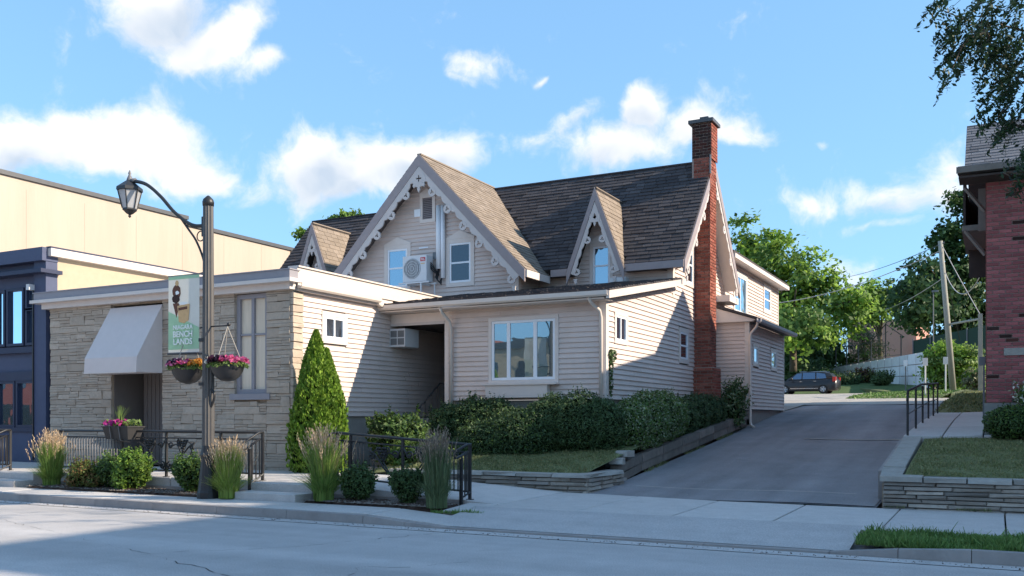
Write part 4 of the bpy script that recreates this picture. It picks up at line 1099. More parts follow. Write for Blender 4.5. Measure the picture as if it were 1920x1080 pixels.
# ================================================================== STONE BUILDING
sb = thing('stone_shop', 'low flat-roofed shop with ledgestone front, grey awning and tall window', 'building', (-18, 16, .42))
SZ = 4.5
part('wall_core', 'stone_mortar', sb, (-22.02, -19.66, 15.95, 16.2, .3, SZ), (-17.86, -15.52, 15.95, 16.2, .3, SZ), (-14.56, -13.9, 15.95, 16.2, .3, SZ), (-15.52, -14.56, 15.95, 16.2, .3, 2.1), (-15.52, -14.56, 16.1, 16.2, 2.1, SZ), (-19.66, -17.86, 15.95, 16.2, 4.42, SZ), (-14.0, -13.86, 16.0, 16.3, .3, SZ))
cells = []
WIN = (-15.52, -14.56, 2.17, 4.46)
def bad(a0, a1, z0, z1):
    for (h0, h1, k0, k1) in ((-19.66, -17.86, .3, 4.42), (WIN[0] - .0, WIN[1] + .0, 2.03, 4.5)):
        if a1 > h0 + .02 and a0 < h1 - .02 and z1 > k0 + .02 and z0 < k1 - .02: return True
    return False
z = .40
EDG = [-22.0, -19.66, -17.86, WIN[0], WIN[1], -13.88]
while z < SZ - .02:
    H = min(rng.choice((.17, .21, .24)), SZ - z)
    for A0, A1 in zip(EDG, EDG[1:]):
        a = A0
        while a < A1 - .01:
            W = rng.uniform(.28, .8); b_ = min(a + W, A1)
            if A1 - b_ < .15: b_ = A1
            k = rng.choice((1, 2, 2, 3, 3)) if H > .16 else rng.choice((1, 2)); zz = z
            cut = sorted([rng.uniform(.25, .75) for _ in range(k - 1)]) if k == 2 else [i / k + rng.uniform(-.06, .06) for i in range(1, k)]
            lv = [0] + cut + [1]
            for q0, q1 in zip(lv, lv[1:]):
                m_ = (a + b_) / 2 + rng.uniform(-.2, .2) * (b_ - a) if (b_ - a > .5 and rng.random() < .5) else None
                for s, t in ([(a, m_), (m_, b_)] if m_ else [(a, b_)]):
                    if not bad(s, t, z + H * q0, z + H * q1): cells.append((s, t, z + H * q0, z + H * q1))
            a = b_
    z += H
cells.sort(key=lambda c: -((c[1] - c[0]) * (c[3] - c[2])))
wallF = part('front_wall', 'stone_mortar', sb, (-13.95, -13.88, 15.97, 16.0, .3, SZ))
rest = MB()
for i, (s, t, q0, q1) in enumerate(cells):
    mw = block_mw(((s + t) / 2, 15.93 + rng.uniform(-.012, .012), (q0 + q1) / 2), (t - s - .005, .1, q1 - q0 - .004)); me = rng.choice(STONES)
    if i < 300: inst('stone', me, wallF, mw)
    else: add_block(rest, me, mw)
o = rest.build('stone_field', 'stone', wallF); o['kind'] = 'stuff'
z = .4; b = MB()
while z < SZ - .03:
    H = min(rng.uniform(.07, .2), SZ - z); add_block(b, rng.choice(STONES), block_mw((-13.85 + rng.uniform(-.01, .01), 16.07, z + H / 2), (.34, .1, H - .01), RAD(90))); z += H
o = b.build('corner_stones', 'stone', wallF)
part('stone_base', 'foundation', sb, (-22.0, -19.7, 15.86, 15.95, .3, .43), (-17.86, -13.84, 15.86, 15.95, .3, .43))
# parapet: two stepped bands
pr = part('parapet', 'parapet_cap', sb, (-22.3, -13.66, 15.62, 15.9, 4.68, 4.86))
part('cornice', 'trim', sb, (-22.38, -13.60, 15.56, 15.88, 4.60, 4.68)); part('frieze', 'trim', sb, (-22.15, -13.76, 15.74, 15.95, 4.46, 4.60))
part('cap_flashing', 'parapet_cap', sb, (-22.32, -13.64, 15.6, 15.95, 4.86, 4.885))
part('side_parapet', 'gutter', sb, (-13.9, -13.68, 15.9, 21.8, 4.62, 4.95)); part('cap_flashing', 'gutter', sb, (-13.95, -13.64, 15.9, 21.84, 4.95, 4.985))
gutter(sb, (-13.66, 15.95, 4.55), (-13.66, 18.95, 4.55)); part('side_frieze', 'trim', sb, (-13.85, -13.72, 16.0, 19.6, 4.44, 4.62))
part('flat_roof', 'ac_white', sb, (-22.0, -13.9, 15.95, 23.1, 4.55, 4.66))
part('vent_pipe', 'ac_white', sb, (-20.1, -20.0, 19.8, 19.9, 4.66, 5.25), (-19.9, -19.82, 19.85, 19.95, 4.66, 5.2)); part('vent_stack', 'black_iron', sb, (-20.3, -20.26, 16.9, 16.94, 4.66, 5.12))
siding_wall(sb, TS(-13.86), [(16.24, 1.66), (22.4, 1.66), (22.4, 4.46), (16.24, 4.46)], holes=[hole(16.92, 17.86, 3.36, 4.1)], e=.118)
part('side_foundation', 'foundation', sb, (-14.0, -13.9, 16.24, 22.5, .3, 1.655))
window(sb, TS(-13.86), 16.92, 17.86, 3.36, 4.1, style='slide', glass='glass_dim', cw=.11)
# tall front window with drawn curtains
b = MB(TF(15.93)); frame4(b, WIN[0], WIN[1], WIN[2], WIN[3] - .02, .1, -.12, -.02); cc = (WIN[0] + WIN[1]) / 2; b.box(cc - .04, cc + .04, -.12, -.03, WIN[2] + .1, WIN[3] - .12)
for s0, s1 in ((WIN[0] + .1, cc - .04), (cc + .04, WIN[1] - .1)): b.box(s0, s1, -.11, -.04, 3.5, 3.54)
w = b.build('window', 'parapet_cap', sb)
for s0, s1 in ((WIN[0] + .1, cc - .04), (cc + .04, WIN[1] - .1)):
    for k0, k1 in ((WIN[2] + .1, 3.5), (3.54, WIN[3] - .12)):
        q = MB(TF(15.93)); q.box(s0, s1, -.1, -.09, k0, k1); q.build('curtained_pane', 'curtain', w)
b = MB(TF(15.93)); b.box(WIN[0] - .12, WIN[1] + .12, -.1, .09, 2.03, 2.165); b.build('sill', 'parapet_cap', w)
# recessed doorway
part('door_recess', 'recess_shade', sb, (-19.66, -17.86, 17.0, 17.05, .3, 4.42), (-17.9, -17.86, 16.2, 17.0, .3, 4.42))
part('recess_side', 'door_panel', sb, (-19.70, -19.64, 15.96, 17.0, .3, 4.42))
dp = part('door_panel', 'door_panel', sb, (-19.5, -18.62, 16.75, 16.8, .42, 2.9))
for k in range(6):
    part('panel_board', 'door_panel', dp, (-19.49 + .146 * k, -19.36 + .146 * k, 16.735, 16.75, .45, 2.88))
dr = part('door', 'trim', sb, (-18.6, -18.54, 16.7, 16.78, .42, 2.9), (-18.12, -18.06, 16.7, 16.78, .42, 2.9), (-18.54, -18.12, 16.7, 16.78, 2.0, 2.05), (-18.54, -18.12, 16.7, 16.78, 2.84, 2.9))
part('pane', 'glass_dim', dr, (-18.54, -18.12, 16.73, 16.74, .5, 2.0)); part('pane', 'glass_dim', dr, (-18.54, -18.12, 16.73, 16.74, 2.05, 2.84))
b = MB(); A0, A1 = -19.66, -17.84
for s in (0,):
    b.add([(A0, 15.87, 4.36), (A1, 15.87, 4.36), (A1, 15.12, 3.06), (A0, 15.12, 3.06), (A1, 15.10, 2.7), (A0, 15.10, 2.7), (A0, 15.87, 2.7), (A1, 15.87, 2.7),
           (A0 + .03, 15.85, 4.30), (A1 - .03, 15.85, 4.30), (A1 - .03, 15.15, 3.05), (A0 + .03, 15.15, 3.05), (A1 - .03, 15.13, 2.7), (A0 + .03, 15.13, 2.7)],
          [(0, 3, 2, 1), (3, 5, 4, 2), (1, 2, 4, 7), (0, 6, 5, 3), (8, 9, 10, 11), (11, 10, 12, 13)])
aw = b.build('awning', 'awning', sb)
part('awning_hem', 'trim', aw, (A0 - .004, A1 + .004, 15.092, 15.108, 2.685, 2.71)); part('awning_lining', 'awning', aw, (A0 + .02, A1 - .02, 15.14, 15.9, 2.705, 2.712))
# through-wall air conditioner in the porch recess
wa = thing('window_air_conditioner', 'boxy window air conditioner on the side wall by the porch recess', 'air conditioner', (-13.6, 19.7, 3.4))
part('casing', 'ac_white', wa, (-13.83, -13.36, 19.62, 20.25, 3.44, 3.9))
q = MB(); 
for a0, a1, z0, z1 in ((-13.8, -13.61, 3.49, 3.655), (-13.58, -13.39, 3.49, 3.655), (-13.8, -13.61, 3.685, 3.85), (-13.58, -13.39, 3.685, 3.85)):
    part('grille', 'ac_dark', wa, (a0, a1, 19.612, 19.62, z0, z1))
hr = thing('entry_handrail', 'thin black iron handrail climbing the dark porch steps', 'handrail', (-12.7, 18.6, .5))
b = MB(); b.tube([(-12.55, 18.5, .43), (-12.55, 18.5, 1.5), (-12.55, 20.0, 2.5), (-12.55, 20.2, 2.5), (-12.55, 20.2, 1.6)], .02, 6); b.build('rail', 'black_iron', hr)
for k in range(5):
    yk = 18.75 + .28 * k; q = MB(); q.tube([(-12.55, yk, .43 + .17 * (k + 1)), (-12.55, yk, 1.5 + (yk - 18.5) * .667)], .01, 5); q.build('baluster', 'black_iron', hr)

# ================================================================== BLUE AND BEIGE BUILDINGS
bb = thing('blue_shop', 'two storey navy blue shop at the left edge with dark windows', 'building', (-24.5, 16, .42))
part('wall', 'navy', bb, (-27.0, -22.3, 16.0, 24.5, .3, 6.0)); 
part('side_wall', 'cream', bb, (-22.3, -22.16, 16.2, 24.5, .3, 5.9))
part('pilaster', 'navy', bb, (-22.62, -22.14, 15.86, 16.2, .3, 5.75)); part('cornice', 'navy', bb, (-27.0, -22.12, 15.74, 16.2, 5.75, 6.1)); part('cornice_cap', 'navy_dark', bb, (-27.0, -22.0, 15.62, 16.25, 5.42, 5.52))
part('roof_edge', 'gutter', bb, (-22.16, -21.98, 15.9, 24.5, 5.88, 6.08)); part('roof_edge', 'navy_dark', bb, (-22.2, -22.0, 15.9, 24.5, 6.08, 6.13)); part('roof', 'flashing', bb, (-27.0, -22.2, 16.2, 24.5, 6.0, 6.08))
part('belt', 'navy_dark', bb, (-27, -22.62, 15.86, 15.998, 3.36, 3.52)); part('belt', 'navy_dark', bb, (-27, -22.62, 15.88, 15.998, 2.62, 2.86)); part('stall_riser', 'navy', bb, (-27, -22.62, 15.9, 15.998, .42, 1.25)); part('sill', 'navy_dark', bb, (-27, -22.62, 15.85, 15.998, 1.25, 1.36))
def blue_win(a0, a1, z0, z1, g, sub=None):
    b = MB(TF(16.0)); frame4(b, a0, a1, z0, z1, .07, -.01, .1); w = b.build('window', 'navy_dark', bb)
    q = MB(TF(16.0)); q.box(a0 + .07, a1 - .07, .0, .02, z0 + .07, z1 - .07); q.build('pane', g, w)
for a0, a1, z0, z1 in ((-23.05, -22.66, 3.56, 4.55), (-23.05, -22.66, 4.5, 5.15), (-23.85, -23.12, 3.56, 5.12), (-24.35, -23.92, 3.56, 5.1), (-25.2, -24.42, 3.56, 5.1)):
    blue_win(a0, a1, z0, z1, 'glass_sky')
for a0, a1 in ((-23.45, -22.66), (-24.3, -23.5), (-25.2, -24.35)): blue_win(a0, a1, 1.36, 2.62, 'glass_dim')
part('wall_light', 'ac_white', bb, (-22.72, -22.6, 15.7, 15.86, 5.0, 5.15)); part('conduit', 'black_iron', bb, (-22.66, -22.62, 15.83, 15.86, .5, 5.0))
bg_ = thing('beige_block', 'long plain beige stucco building with dark roof edge behind the shops', 'building', (-32, 26, .8))
part('wall', 'beige_stucco', bg_, (-50, -27.05, 15.9, 25.2, .3, 9.1), (-50, -27.05, 25.2, 36, .3, 8.86)); part('roof_edge', 'flashing', bg_, (-50, -26.98, 15.9, 25.25, 9.1, 9.24)); part('roof_edge', 'flashing', bg_, (-50, -26.98, 25.25, 36.1, 8.86, 9.0))
for k in range(7): part('wall_seam', 'beige_stucco', bg_, (-27.05, -27.044, 16.6 + 2.1 * k, 16.612 + 2.1 * k, .3, 8.8))
part('pilaster', 'beige_stucco', bg_, (-27.05, -26.9, 31.0, 31.35, .3, 8.85))

# ================================================================== BRICK NEIGHBOUR (right edge)
bn = thing('brick_house', 'dark red brick house with grey shingle roof at the right edge', 'house', (3, 24, 1.5))
NX, NY = -.2, 21.6
part('wall', 'mortar', bn, (NX + .01, 11, NY + .01, 33.5, 1.9, 6.62))
part('rear_wing', 'red_brick_far', bn, (NX + .3, 10, 33.5, 42.5, 1.5, 8.3), (NX + .3, 10, 30.9, 33.5, 6.5, 8.3)); part('wing_roof', 'flashing', bn, (NX - .2, 10.2, 30.8, 42.8, 8.3, 8.5))
part('foundation', 'foundation', bn, (NX - .04, 11, NY - .05, 33.6, 1.1, 1.92))
fw_part = part('front_wall', 'mortar', bn, (NX + .02, 1.0, NY, NY + .008, 1.93, 6.6))
brick_face(fw_part, lambda a, o, z: (a, NY - o, z), 0, NX, .80, 1.93, 6.6, .083, .235, 'brick_red', 300, dark='brick_dark')
part('brick_field', 'red_brick_far', bn, (.81, 11, NY - .012, NY + .005, 1.93, 6.6)); part('side_bricks', 'red_brick_far', bn, (NX - .012, NX + .008, NY + .02, 33.5, 1.93, 6.6))
part('lintel', 'cap', bn, (.12, .5, NY - .04, NY - .005, 2.9, 3.05))
prf2 = [(20.95, 6.72), (25.2, 7.45), (27.6, 9.42), (30.0, 7.45), (34.2, 6.72)]
for (y0, z0), (y1, z1) in zip(prf2, prf2[1:]):
    q, _ = slab_roof(bn, (-.72, y0, z0), (11.5, y0, z0), (11.5, y1, z1), (-.72, y1, z1), .14, m='roof_deck')
    if y1 < 28: shingles(q, (-.72, y0, z0), (3.5, y0, z0), (3.5, y1, z1), (-.72, y1, z1), exp=.16, wid=.4, th=.022, m='shingle_grey')
    q2, _ = slab_roof(q, (3.5, y0, z0 + .02), (11.5, y0, z0 + .02), (11.5, y1, z1 + .02), (3.5, y1, z1 + .02), .02, name='shingle_field', m='shingle')
b = MB(); b.prism([(NY + .02, 6.5), (25.2, 7.25), (27.6, 9.2), (30, 7.25), (33.5, 6.5)], lambda a, z: (NX + .0, a, z), lambda a, z: (NX + .1, a, z)); b.build('gable_wall', 'red_brick_far', bn)
part('eave_board', 'grey_wood', bn, (-.74, 11.5, 20.9, 20.95, 6.60, 6.72)); part('soffit', 'dark_wood', bn, (-.7, 11.4, 20.95, NY, 6.5, 6.54))
# wooden balcony hung on the side
part('balcony_panel', 'dark_wood', bn, (-.66, -.61, 22.4, 25.5, 5.75, 6.85)); part('balcony_back', 'dark_wood', bn, (-.61, NX, 24.9, 25.0, 5.0, 6.9))
part('balcony_floor', 'grey_wood', bn, (-.68, NX, 22.3, 25.5, 5.66, 5.78)); part('balcony_post', 'grey_wood', bn, (-.36, -.22, 22.1, 22.25, 5.6, 6.5)); 
for z0, y_ in ((5.66, 22.3), (6.55, 22.1)):
    b = MB(); b.tube([(-.62, y_, z0), (NX - .03, y_, z0 - .55)], .04, 4); b.build('brace', 'grey_wood', bn)
part('meter_box', 'grey_iron', bn, (-.34, -.22, 21.8, 21.9, 2.72, 2.9), (-.27, -.23, 21.8, 21.83, 1.6, 2.72))

# ================================================================== buildings outside the frame
ob = thing('corner_block', 'tall plain brick corner block beyond the brick house, outside the picture', 'building', (24, 22, 0))
part('wall', 'red_brick_far', ob, (19.8, 36, 15.1, 34, 0, 17.8)); part('roof_edge', 'flashing', ob, (19.75, 36.05, 15.05, 34.05, 17.8, 18.0))
for i in range(6):
    for k in range(3):
        part('window', 'glass_dim', ob, (20.6 + 2.5 * i, 22.0 + 2.5 * i, 15.07, 15.1, 2 + 4 * k, 4.2 + 4 * k))
for i, (x0, x1, h, m_) in enumerate(((-60, -38, 8.5, 'red_brick_far'), (-125, -60.5, 8.0, 'red_brick_far'), (-37.5, -22, 7.2, 'cream'), (-21.5, -4, 8.0, 'red_brick_far'), (-3.5, 16, 7.0, 'cream'))):
    o = thing('street_front', ('brick', 'very long brick', 'cream', 'wide brick', 'long cream')[i] + ' shop row across the street behind the viewer', 'building', ((x0 + x1) / 2, -22, 0))
    part('wall', m_, o, (x0, x1, -34, -20, 0, h)); part('cornice', 'flashing', o, (x0 - .05, x1 + .05, -20, -19.7, h - .5, h + .1))
    n = int((x1 - x0) / 3)
    for j in range(n):
        xa = x0 + .8 + j * 3
        part('window', 'glass_dim', o, (xa, xa + 1.3, -20, -19.95, h * .55, h * .8)); part('shop_window', 'glass_dim', o, (xa - .4, xa + 1.8, -20, -19.95, .6, 2.9))

# ================================================================== STREET LAMP
LX, LY, LZ = -12.72, 12.36, .16
lamp = thing('street_lamp', 'dark fluted street lamp post with curved arm and hanging lantern', 'street lamp', (LX, LY, LZ))
b = MB(); n = 24
def fluted(b, z0, z1, r0, r1):
    pts = []; m = 2
    for z, r in ((z0, r0), (z1, r1)):
        for k in range(n):
            rr = r * (1 if k % 2 else .86); t = 2 * math.pi * k / n; pts.append((LX + rr * math.cos(t), LY + rr * math.sin(t), z))
    b.add(pts, [(k, (k + 1) % n, n + (k + 1) % n, n + k) for k in range(n)] + [tuple(range(n, 2 * n))])
fluted(b, LZ + .8, 5.52, .112, .092); b.build('post', 'lamp_metal', lamp)
b = MB(); b.lathe([(.20, -.1), (.20, .10), (.185, .14), (.175, .2), (.16, .34), (.14, .55), (.13, .72), (.145, .78), (.125, .84), (.112, .95)], (LX, LY, LZ), 16); b.build('base', 'black_iron', lamp, smooth=False)
b = MB(); b.lathe([(.1, -.05), (.105, .02), (.09, .07), (.04, .12), (.015, .14)], (LX, LY, 5.52), 14); b.build('cap', 'black_iron', lamp, smooth=True)
def arc(pts, n=24):
    """smooth curve through points (Catmull-Rom)"""
    P = [Vector(p) for p in pts]; P = [P[0] * 2 - P[1]] + P + [P[-1] * 2 - P[-2]]; out = []
    for i in range(1, len(P) - 2):
        for k in range(n // (len(P) - 3)):
            t = k / (n // (len(P) - 3)); a, b_, c, d = P[i - 1:i + 3]
            out.append(.5 * ((2 * b_) + (c - a) * t + (2 * a - 5 * b_ + 4 * c - d) * t * t + (3 * b_ - a - 3 * c + d) * t ** 3))
    return out + [P[-2]]
AR = -1.0
b = MB(); b.tube(arc([(LX - .08, LY, 5.12), (LX - .42, LY, 5.17), (LX - .85, LY, 5.44), (LX - 1.22, LY, 5.78), (LX - 1.6, LY, 6.05), (LX - 1.98, LY, 6.17)], 30), .034, 8); b.build('arm', 'black_iron', lamp, smooth=True)
b = MB(); b.tube(arc([(LX - .09, LY, 4.2), (LX - .12, LY, 4.5), (LX - .3, LY, 4.86), (LX - .52, LY, 5.12), (LX - .74, LY, 5.37)], 24), .02, 6); b.build('brace', 'black_iron', lamp, smooth=True)
b = MB(); b.tube([(LX - .19 + .09 * math.cos(t), LY, 4.94 + .09 * math.sin(t)) for t in [2 * math.pi * k / 16 for k in range(17)]], .011, 6); b.build('scroll', 'black_iron', lamp, smooth=True)
b = MB()
b.box(LX - .12, LX - .06, LY - .05, LY + .05, 4.92, 5.28); b.box(LX - .13, LX - .02, LY - .11, LY + .11, 3.0, 3.06); b.box(LX - .13, LX - .02, LY - .11, LY + .11, 2.2, 2.26)
b.build('clamp', 'black_iron', lamp)
HX = LX - 2.06; b = MB(); b.lathe([(.02, -.06), (.05, -.04), (.055, .02), (.06, .08), (.04, .13), (.02, .17), (.03, .2), (.005, .26)], (HX, LY, 6.12), 10); b.tube([(HX, LY, 6.17), (HX + .16, LY, 6.17)], .042, 8); b.build('finial', 'grey_iron', lamp, smooth=True)
lan = MB(); lan.lathe([(.03, .62), (.06, .60), (.24, .46), (.245, .40), (.215, .395)], (HX, LY, 5.58), 6); lo = lan.build('lantern', 'black_iron', lamp)
lan = MB(); lan.lathe([(.13, .06), (.135, .03), (.06, -.04), (.02, -.06), (.03, -.09), (.005, -.12)], (HX, LY, 5.58), 6); lan.build('lantern_base', 'black_iron', lo)
for k in range(6):
    t0, t1 = 2 * math.pi * k / 6, 2 * math.pi * (k + 1) / 6
    q = MB(); q.tube([(HX + .135 * math.cos(t0), LY + .135 * math.sin(t0), 5.64), (HX + .218 * math.cos(t0), LY + .218 * math.sin(t0), 5.98)], .012, 5); q.build('bar', 'black_iron', lo)
    q = MB(); q.add([(HX + .125 * math.cos(t0), LY + .125 * math.sin(t0), 5.64), (HX + .125 * math.cos(t1), LY + .125 * math.sin(t1), 5.64), (HX + .205 * math.cos(t1), LY + .205 * math.sin(t1), 5.975), (HX + .205 * math.cos(t0), LY + .205 * math.sin(t0), 5.975)], [(0, 1, 2, 3)]); q.build('lantern_pane', 'frost', lo)
b = MB(); b.lathe([(.05, 0), (.05, .08), (.035, .09), (.035, .26), (.02, .28)], (HX, LY, 5.63), 10); b.build('bulb', 'print_white', lo, smooth=True)
b = MB(); b.tube([(LX, LY - .02, 3.27), (LX + .52, LY - .02, 3.27)], .014, 6); b.tube([(LX, LY - .02, 3.27), (LX - .60, LY + .08, 3.25)], .014, 6); b.ball((LX + .52, LY - .02, 3.29), .035); b.ball((LX - .60, LY + .08, 3.27), .035)
b.build('bracket', 'black_iron', lamp, smooth=True)
b = MB(); b.tube([(LX - .02, LY - .03, 4.27), (LX - .2, LY - .03, 4.25)], .012, 6); b.build('banner_arm', 'black_iron', lamp, smooth=True)
b = MB(); b.tube([(LX - .02, LY - .03, 2.78), (LX - 1.0, LY - .03, 2.80)], .014, 6); b.build('banner_arm', 'black_iron', lamp, smooth=True)
b = MB(); b.tube(arc([(LX - .1, LY - .02, 2.2), (LX + .14, LY - .02, 2.1), (LX + .16, LY - .02, 1.95), (LX + .03, LY - .02, 1.72)], 12), .022, 6); b.build('scroll', 'black_iron', lamp, smooth=True)
# ---- banner
bnr = thing('banner', 'white and green street banner with printed treats hanging from the lamp post', 'banner', (LX - .5, LY - .03, 2.5))
BX0, BX1, BZ0, BZ1 = LX - .98, LX - .19, 2.82, 4.25
def wav(x, z): return LY - .03 + .003 * math.sin((x - BX0) * 7 + z * 2)
def bsheet(poly, m, name, off=0., parent=bnr):
    b = MB(); b.prism(poly, lambda a, z: (a, wav(a, z) - off, z), lambda a, z: (a, wav(a, z) - off - .0025, z)); return b.build(name, m, parent)
def strip(x0, x1, zf0, zf1, m, name, off, k=8):
    b = MB(); pts = []
    for i in range(k + 1):
        x = x0 + (x1 - x0) * i / k
        for z in (zf0(x), zf1(x)): pts += [(x, wav(x, z) - off, z), (x, wav(x, z) - off - .003, z)]
    fs = []
    for i in range(k):
        a = i * 4; fs += [(a, a + 4, a + 6, a + 2), (a + 1, a + 3, a + 7, a + 5), (a, a + 1, a + 5, a + 4), (a + 2, a + 6, a + 7, a + 3)]
    fs += [(0, 2, 3, 1), (k * 4, k * 4 + 1, k * 4 + 3, k * 4 + 2)]
    b.add(pts, fs); return b.build(name, m, bnr)
cloth = strip(BX0, BX1, lambda x: BZ0, lambda x: BZ1, 'banner_white', 'cloth', 0)
strip(BX0 + .002, BX1 - .002, lambda x: BZ1 - .07, lambda x: BZ1 - .002, 'banner_green', 'print', .004)
strip(BX0 + .002, BX1 - .002, lambda x: BZ0 + .06, lambda x: BZ0 + .78 - (x - BX0) * .42, 'banner_green', 'print', .004)
def ell(cx, cz, rx, rz, k=18, j=0): return [(cx + rx * (1 + rng.uniform(-j, j)) * math.cos(2 * math.pi * i / k), cz + rz * (1 + rng.uniform(-j, j)) * math.sin(2 * math.pi * i / k)) for i in range(k)]
bsheet(ell(BX0 + .22, 3.95, .11, .13, 22, .1), 'print_brown', 'print', .006); bsheet(ell(BX0 + .2, 3.82, .10, .08, 20, .1), 'print_dark', 'print', .009); bsheet(ell(BX0 + .23, 4.11, .045, .05), 'print_tan', 'print', .010); bsheet(ell(BX0 + .24, 3.93, .05, .035, 12, .2), 'print_white', 'print', .012)
bsheet([(BX0 + .12, 3.74), (BX0 + .30, 3.74), (BX0 + .215, 3.47)], 'print_brown', 'print', .008)
bsheet([(BX0 + .24, 3.69), (BX0 + .56, 3.71), (BX0 + .53, 3.41), (BX0 + .42, 3.36), (BX0 + .28, 3.39)], 'print_tan', 'print', .011); bsheet([(BX0 + .27, 3.65), (BX0 + .5, 3.67), (BX0 + .5, 3.62), (BX0 + .27, 3.60)], 'print_brown', 'print', .014); bsheet(ell(BX0 + .4, 3.73, .12, .025), 'print_white', 'print', .013)
def text_obj(txt, x, z, size, parent, m, Yf, name='lettering', cx=True, bold=.0):
    cu = bpy.data.curves.new('t', 'FONT'); cu.body = txt; cu.size = size; cu.extrude = .0015; cu.offset = bold
    cu.align_x = 'CENTER' if cx else 'LEFT'; cu.space_character = 1.0
    to = bpy.data.objects.new('t', cu); col.objects.link(to)
    dg = bpy.context.evaluated_depsgraph_get(); me = bpy.data.meshes.new_from_object(to.evaluated_get(dg))
    bpy.data.objects.remove(to)
    me.name = name; me.materials.clear(); me.materials.append(MATS[m])
    return inst(name, me, parent, Matrix.Translation((x, Yf, z)) @ Matrix.Rotation(RAD(90), 4, 'X'))
cxb = (BX0 + BX1) / 2 + .0
text_obj('NIAGARA', cxb, 3.25, .115, bnr, 'print_white', LY - .058, bold=.002)
text_obj('BENCH', cxb, 3.11, .155, bnr, 'print_white', LY - .058, bold=.003)
text_obj('LANDS', cxb, 2.97, .155, bnr, 'print_white', LY - .058, bold=.003)
text_obj('TCL', -14.845, 6.225, .075, hp, 'print_white', 22.712, bold=.002)
b = MB(); b.tube([(BX0 - .03, LY - .03, BZ0), (BX1 + .12, LY - .03, BZ0 - .01)], .012, 6); b.build('rod', 'grey_iron', bnr)
b = MB(); b.tube([(BX0, LY - .03, BZ1), (BX1 + .1, LY - .03, BZ1)], .012, 6); b.build('rod', 'grey_iron', bnr)
# ---- hanging flower baskets
def basket(cx, cy, zr, label, palette):
    t = thing('flower_basket', label, 'flower basket', (cx, cy, zr - .28), group='flower baskets on the lamp post')
    b = MB(); R_ = .30
    b.lathe([(.03, -.285), (.13, -.26), (.21, -.2), (.265, -.11), (R_, 0), (R_ + .012, .015), (R_ - .02, .015), (R_ - .03, -.02), (.02, -.04)], (cx, cy, zr), 22); b.build('bowl', 'basket_mat', t, smooth=True)
    for k in range(3):
        a = 2 * math.pi * k / 3 + .5; q = MB(); q.tube([(cx + .28 * math.cos(a), cy + .28 * math.sin(a), zr), (cx, cy, 3.25)], .008, 5); q.build('chain', 'cord_mat', t)
    n = 900; d = unit(nrng.normal(0, 1, (n, 3))); d[:, 2] = np.abs(d[:, 2])
    P = np.array([cx, cy, zr]) + d * np.array([.36, .36, .13]) * nrng.uniform(.75, 1.05, (n, 1)); P[:, 2] -= np.maximum(0, np.hypot(P[:, 0] - cx, P[:, 1] - cy) - .3) * .5
    leaves_obj('foliage', t, leaf_quads(P, d, .06, .6), 'leaf_lime')
    for m_, a0, a1, k in palette:
        th = nrng.uniform(a0, a1, k); rr = .36 * np.sqrt(nrng.uniform(.15, 1.1, k)); P = np.column_stack([cx + rr * np.cos(th), cy + rr * np.sin(th), zr + .10 + .05 * nrng.random(k) - np.maximum(0, rr - .28) * .5])
        leaves_obj('flowers', t, np.concatenate([leaf_quads(P + nrng.normal(0, .012, (k, 3)), np.tile([-.2, -.6, .6], (k, 1)), .075, .9, .6) for _ in range(3)]), m_)
    return t
basket(LX - .60, LY + .08, 2.53, 'left hanging basket of pink and orange flowers below the banner', [('petal_pink', 3.6, 5.6, 60), ('petal_white', 2.9, 4.1, 70), ('petal_orange', 5.4, 7.0, 50), ('leaf_purple', 4.0, 5.0, 40), ('petal_orange', 1, 3, 30)])
basket(LX + .51, LY - .04, 2.55, 'right hanging basket of white and pink flowers beside the tall window', [('petal_pink', 4.9, 7.0, 70), ('petal_white', 3.0, 4.4, 90), ('leaf_purple', 4.1, 5.2, 70), ('petal_orange', 2.2, 3.2, 40)])

# ================================================================== RAILINGS
def rail_panel(t, x0, x1, z0f, bars, post_xs, Y=13.4, top=.92, m='black_iron', bm='grey_iron'):
    b = MB(); b.tube([(x0, Y, z0f(x0) + top), (x1, Y, z0f(x1) + top)], .026, 8); b.build('top_rail', m, t, smooth=True)
    b = MB(); b.tube([(x0, Y, z0f(x0) + top - .13), (x1, Y, z0f(x1) + top - .13)], .016, 6); b.build('mid_rail', m, t, smooth=True)
    b = MB(); b.tube([(x0, Y, z0f(x0) + .13), (x1, Y, z0f(x1) + .13)], .018, 6); b.build('bottom_rail', m, t, smooth=True)
    for x in post_xs:
        q = MB(); q.box(x - .022, x + .022, Y - .022, Y + .022, z0f(x) - .03, z0f(x) + top); q.box(x - .05, x + .05, Y - .05, Y + .05, z0f(x) - .02, z0f(x) + .012); q.build('post', m, t)
    for (a0, a1) in bars:
        k = max(1, round((a1 - a0) / .085))
        for i in range(k):
            x = a0 + (i + .5) * (a1 - a0) / k; q = MB(); q.tube([(x, Y, z0f(x) + .13), (x, Y, z0f(x) + top - .14)], .0115, 6); q.build('bar', bm, t, smooth=True)
def spiral(cx, cz, r, turns, start, Y, n=26, s=1):
    return [(cx + s * r * (1 - .8 * i / n) * math.cos(start + turns * 2 * math.pi * i / n), Y, cz + r * (1 - .8 * i / n) * math.sin(start + turns * 2 * math.pi * i / n)) for i in range(n + 1)]
def grapes(t, cx, cz, Y):
    b = MB()
    for r, k in enumerate((4, 4, 3, 2, 1)):
        for i in range(k): b.ball((cx + (i - (k - 1) / 2) * .058 + rng.uniform(-.006, .006), Y - .02 + rng.uniform(-.012, .012), cz - r * .05), .028, 7, 5)
    b.build('grape_cluster', 'black_iron', t, smooth=True)
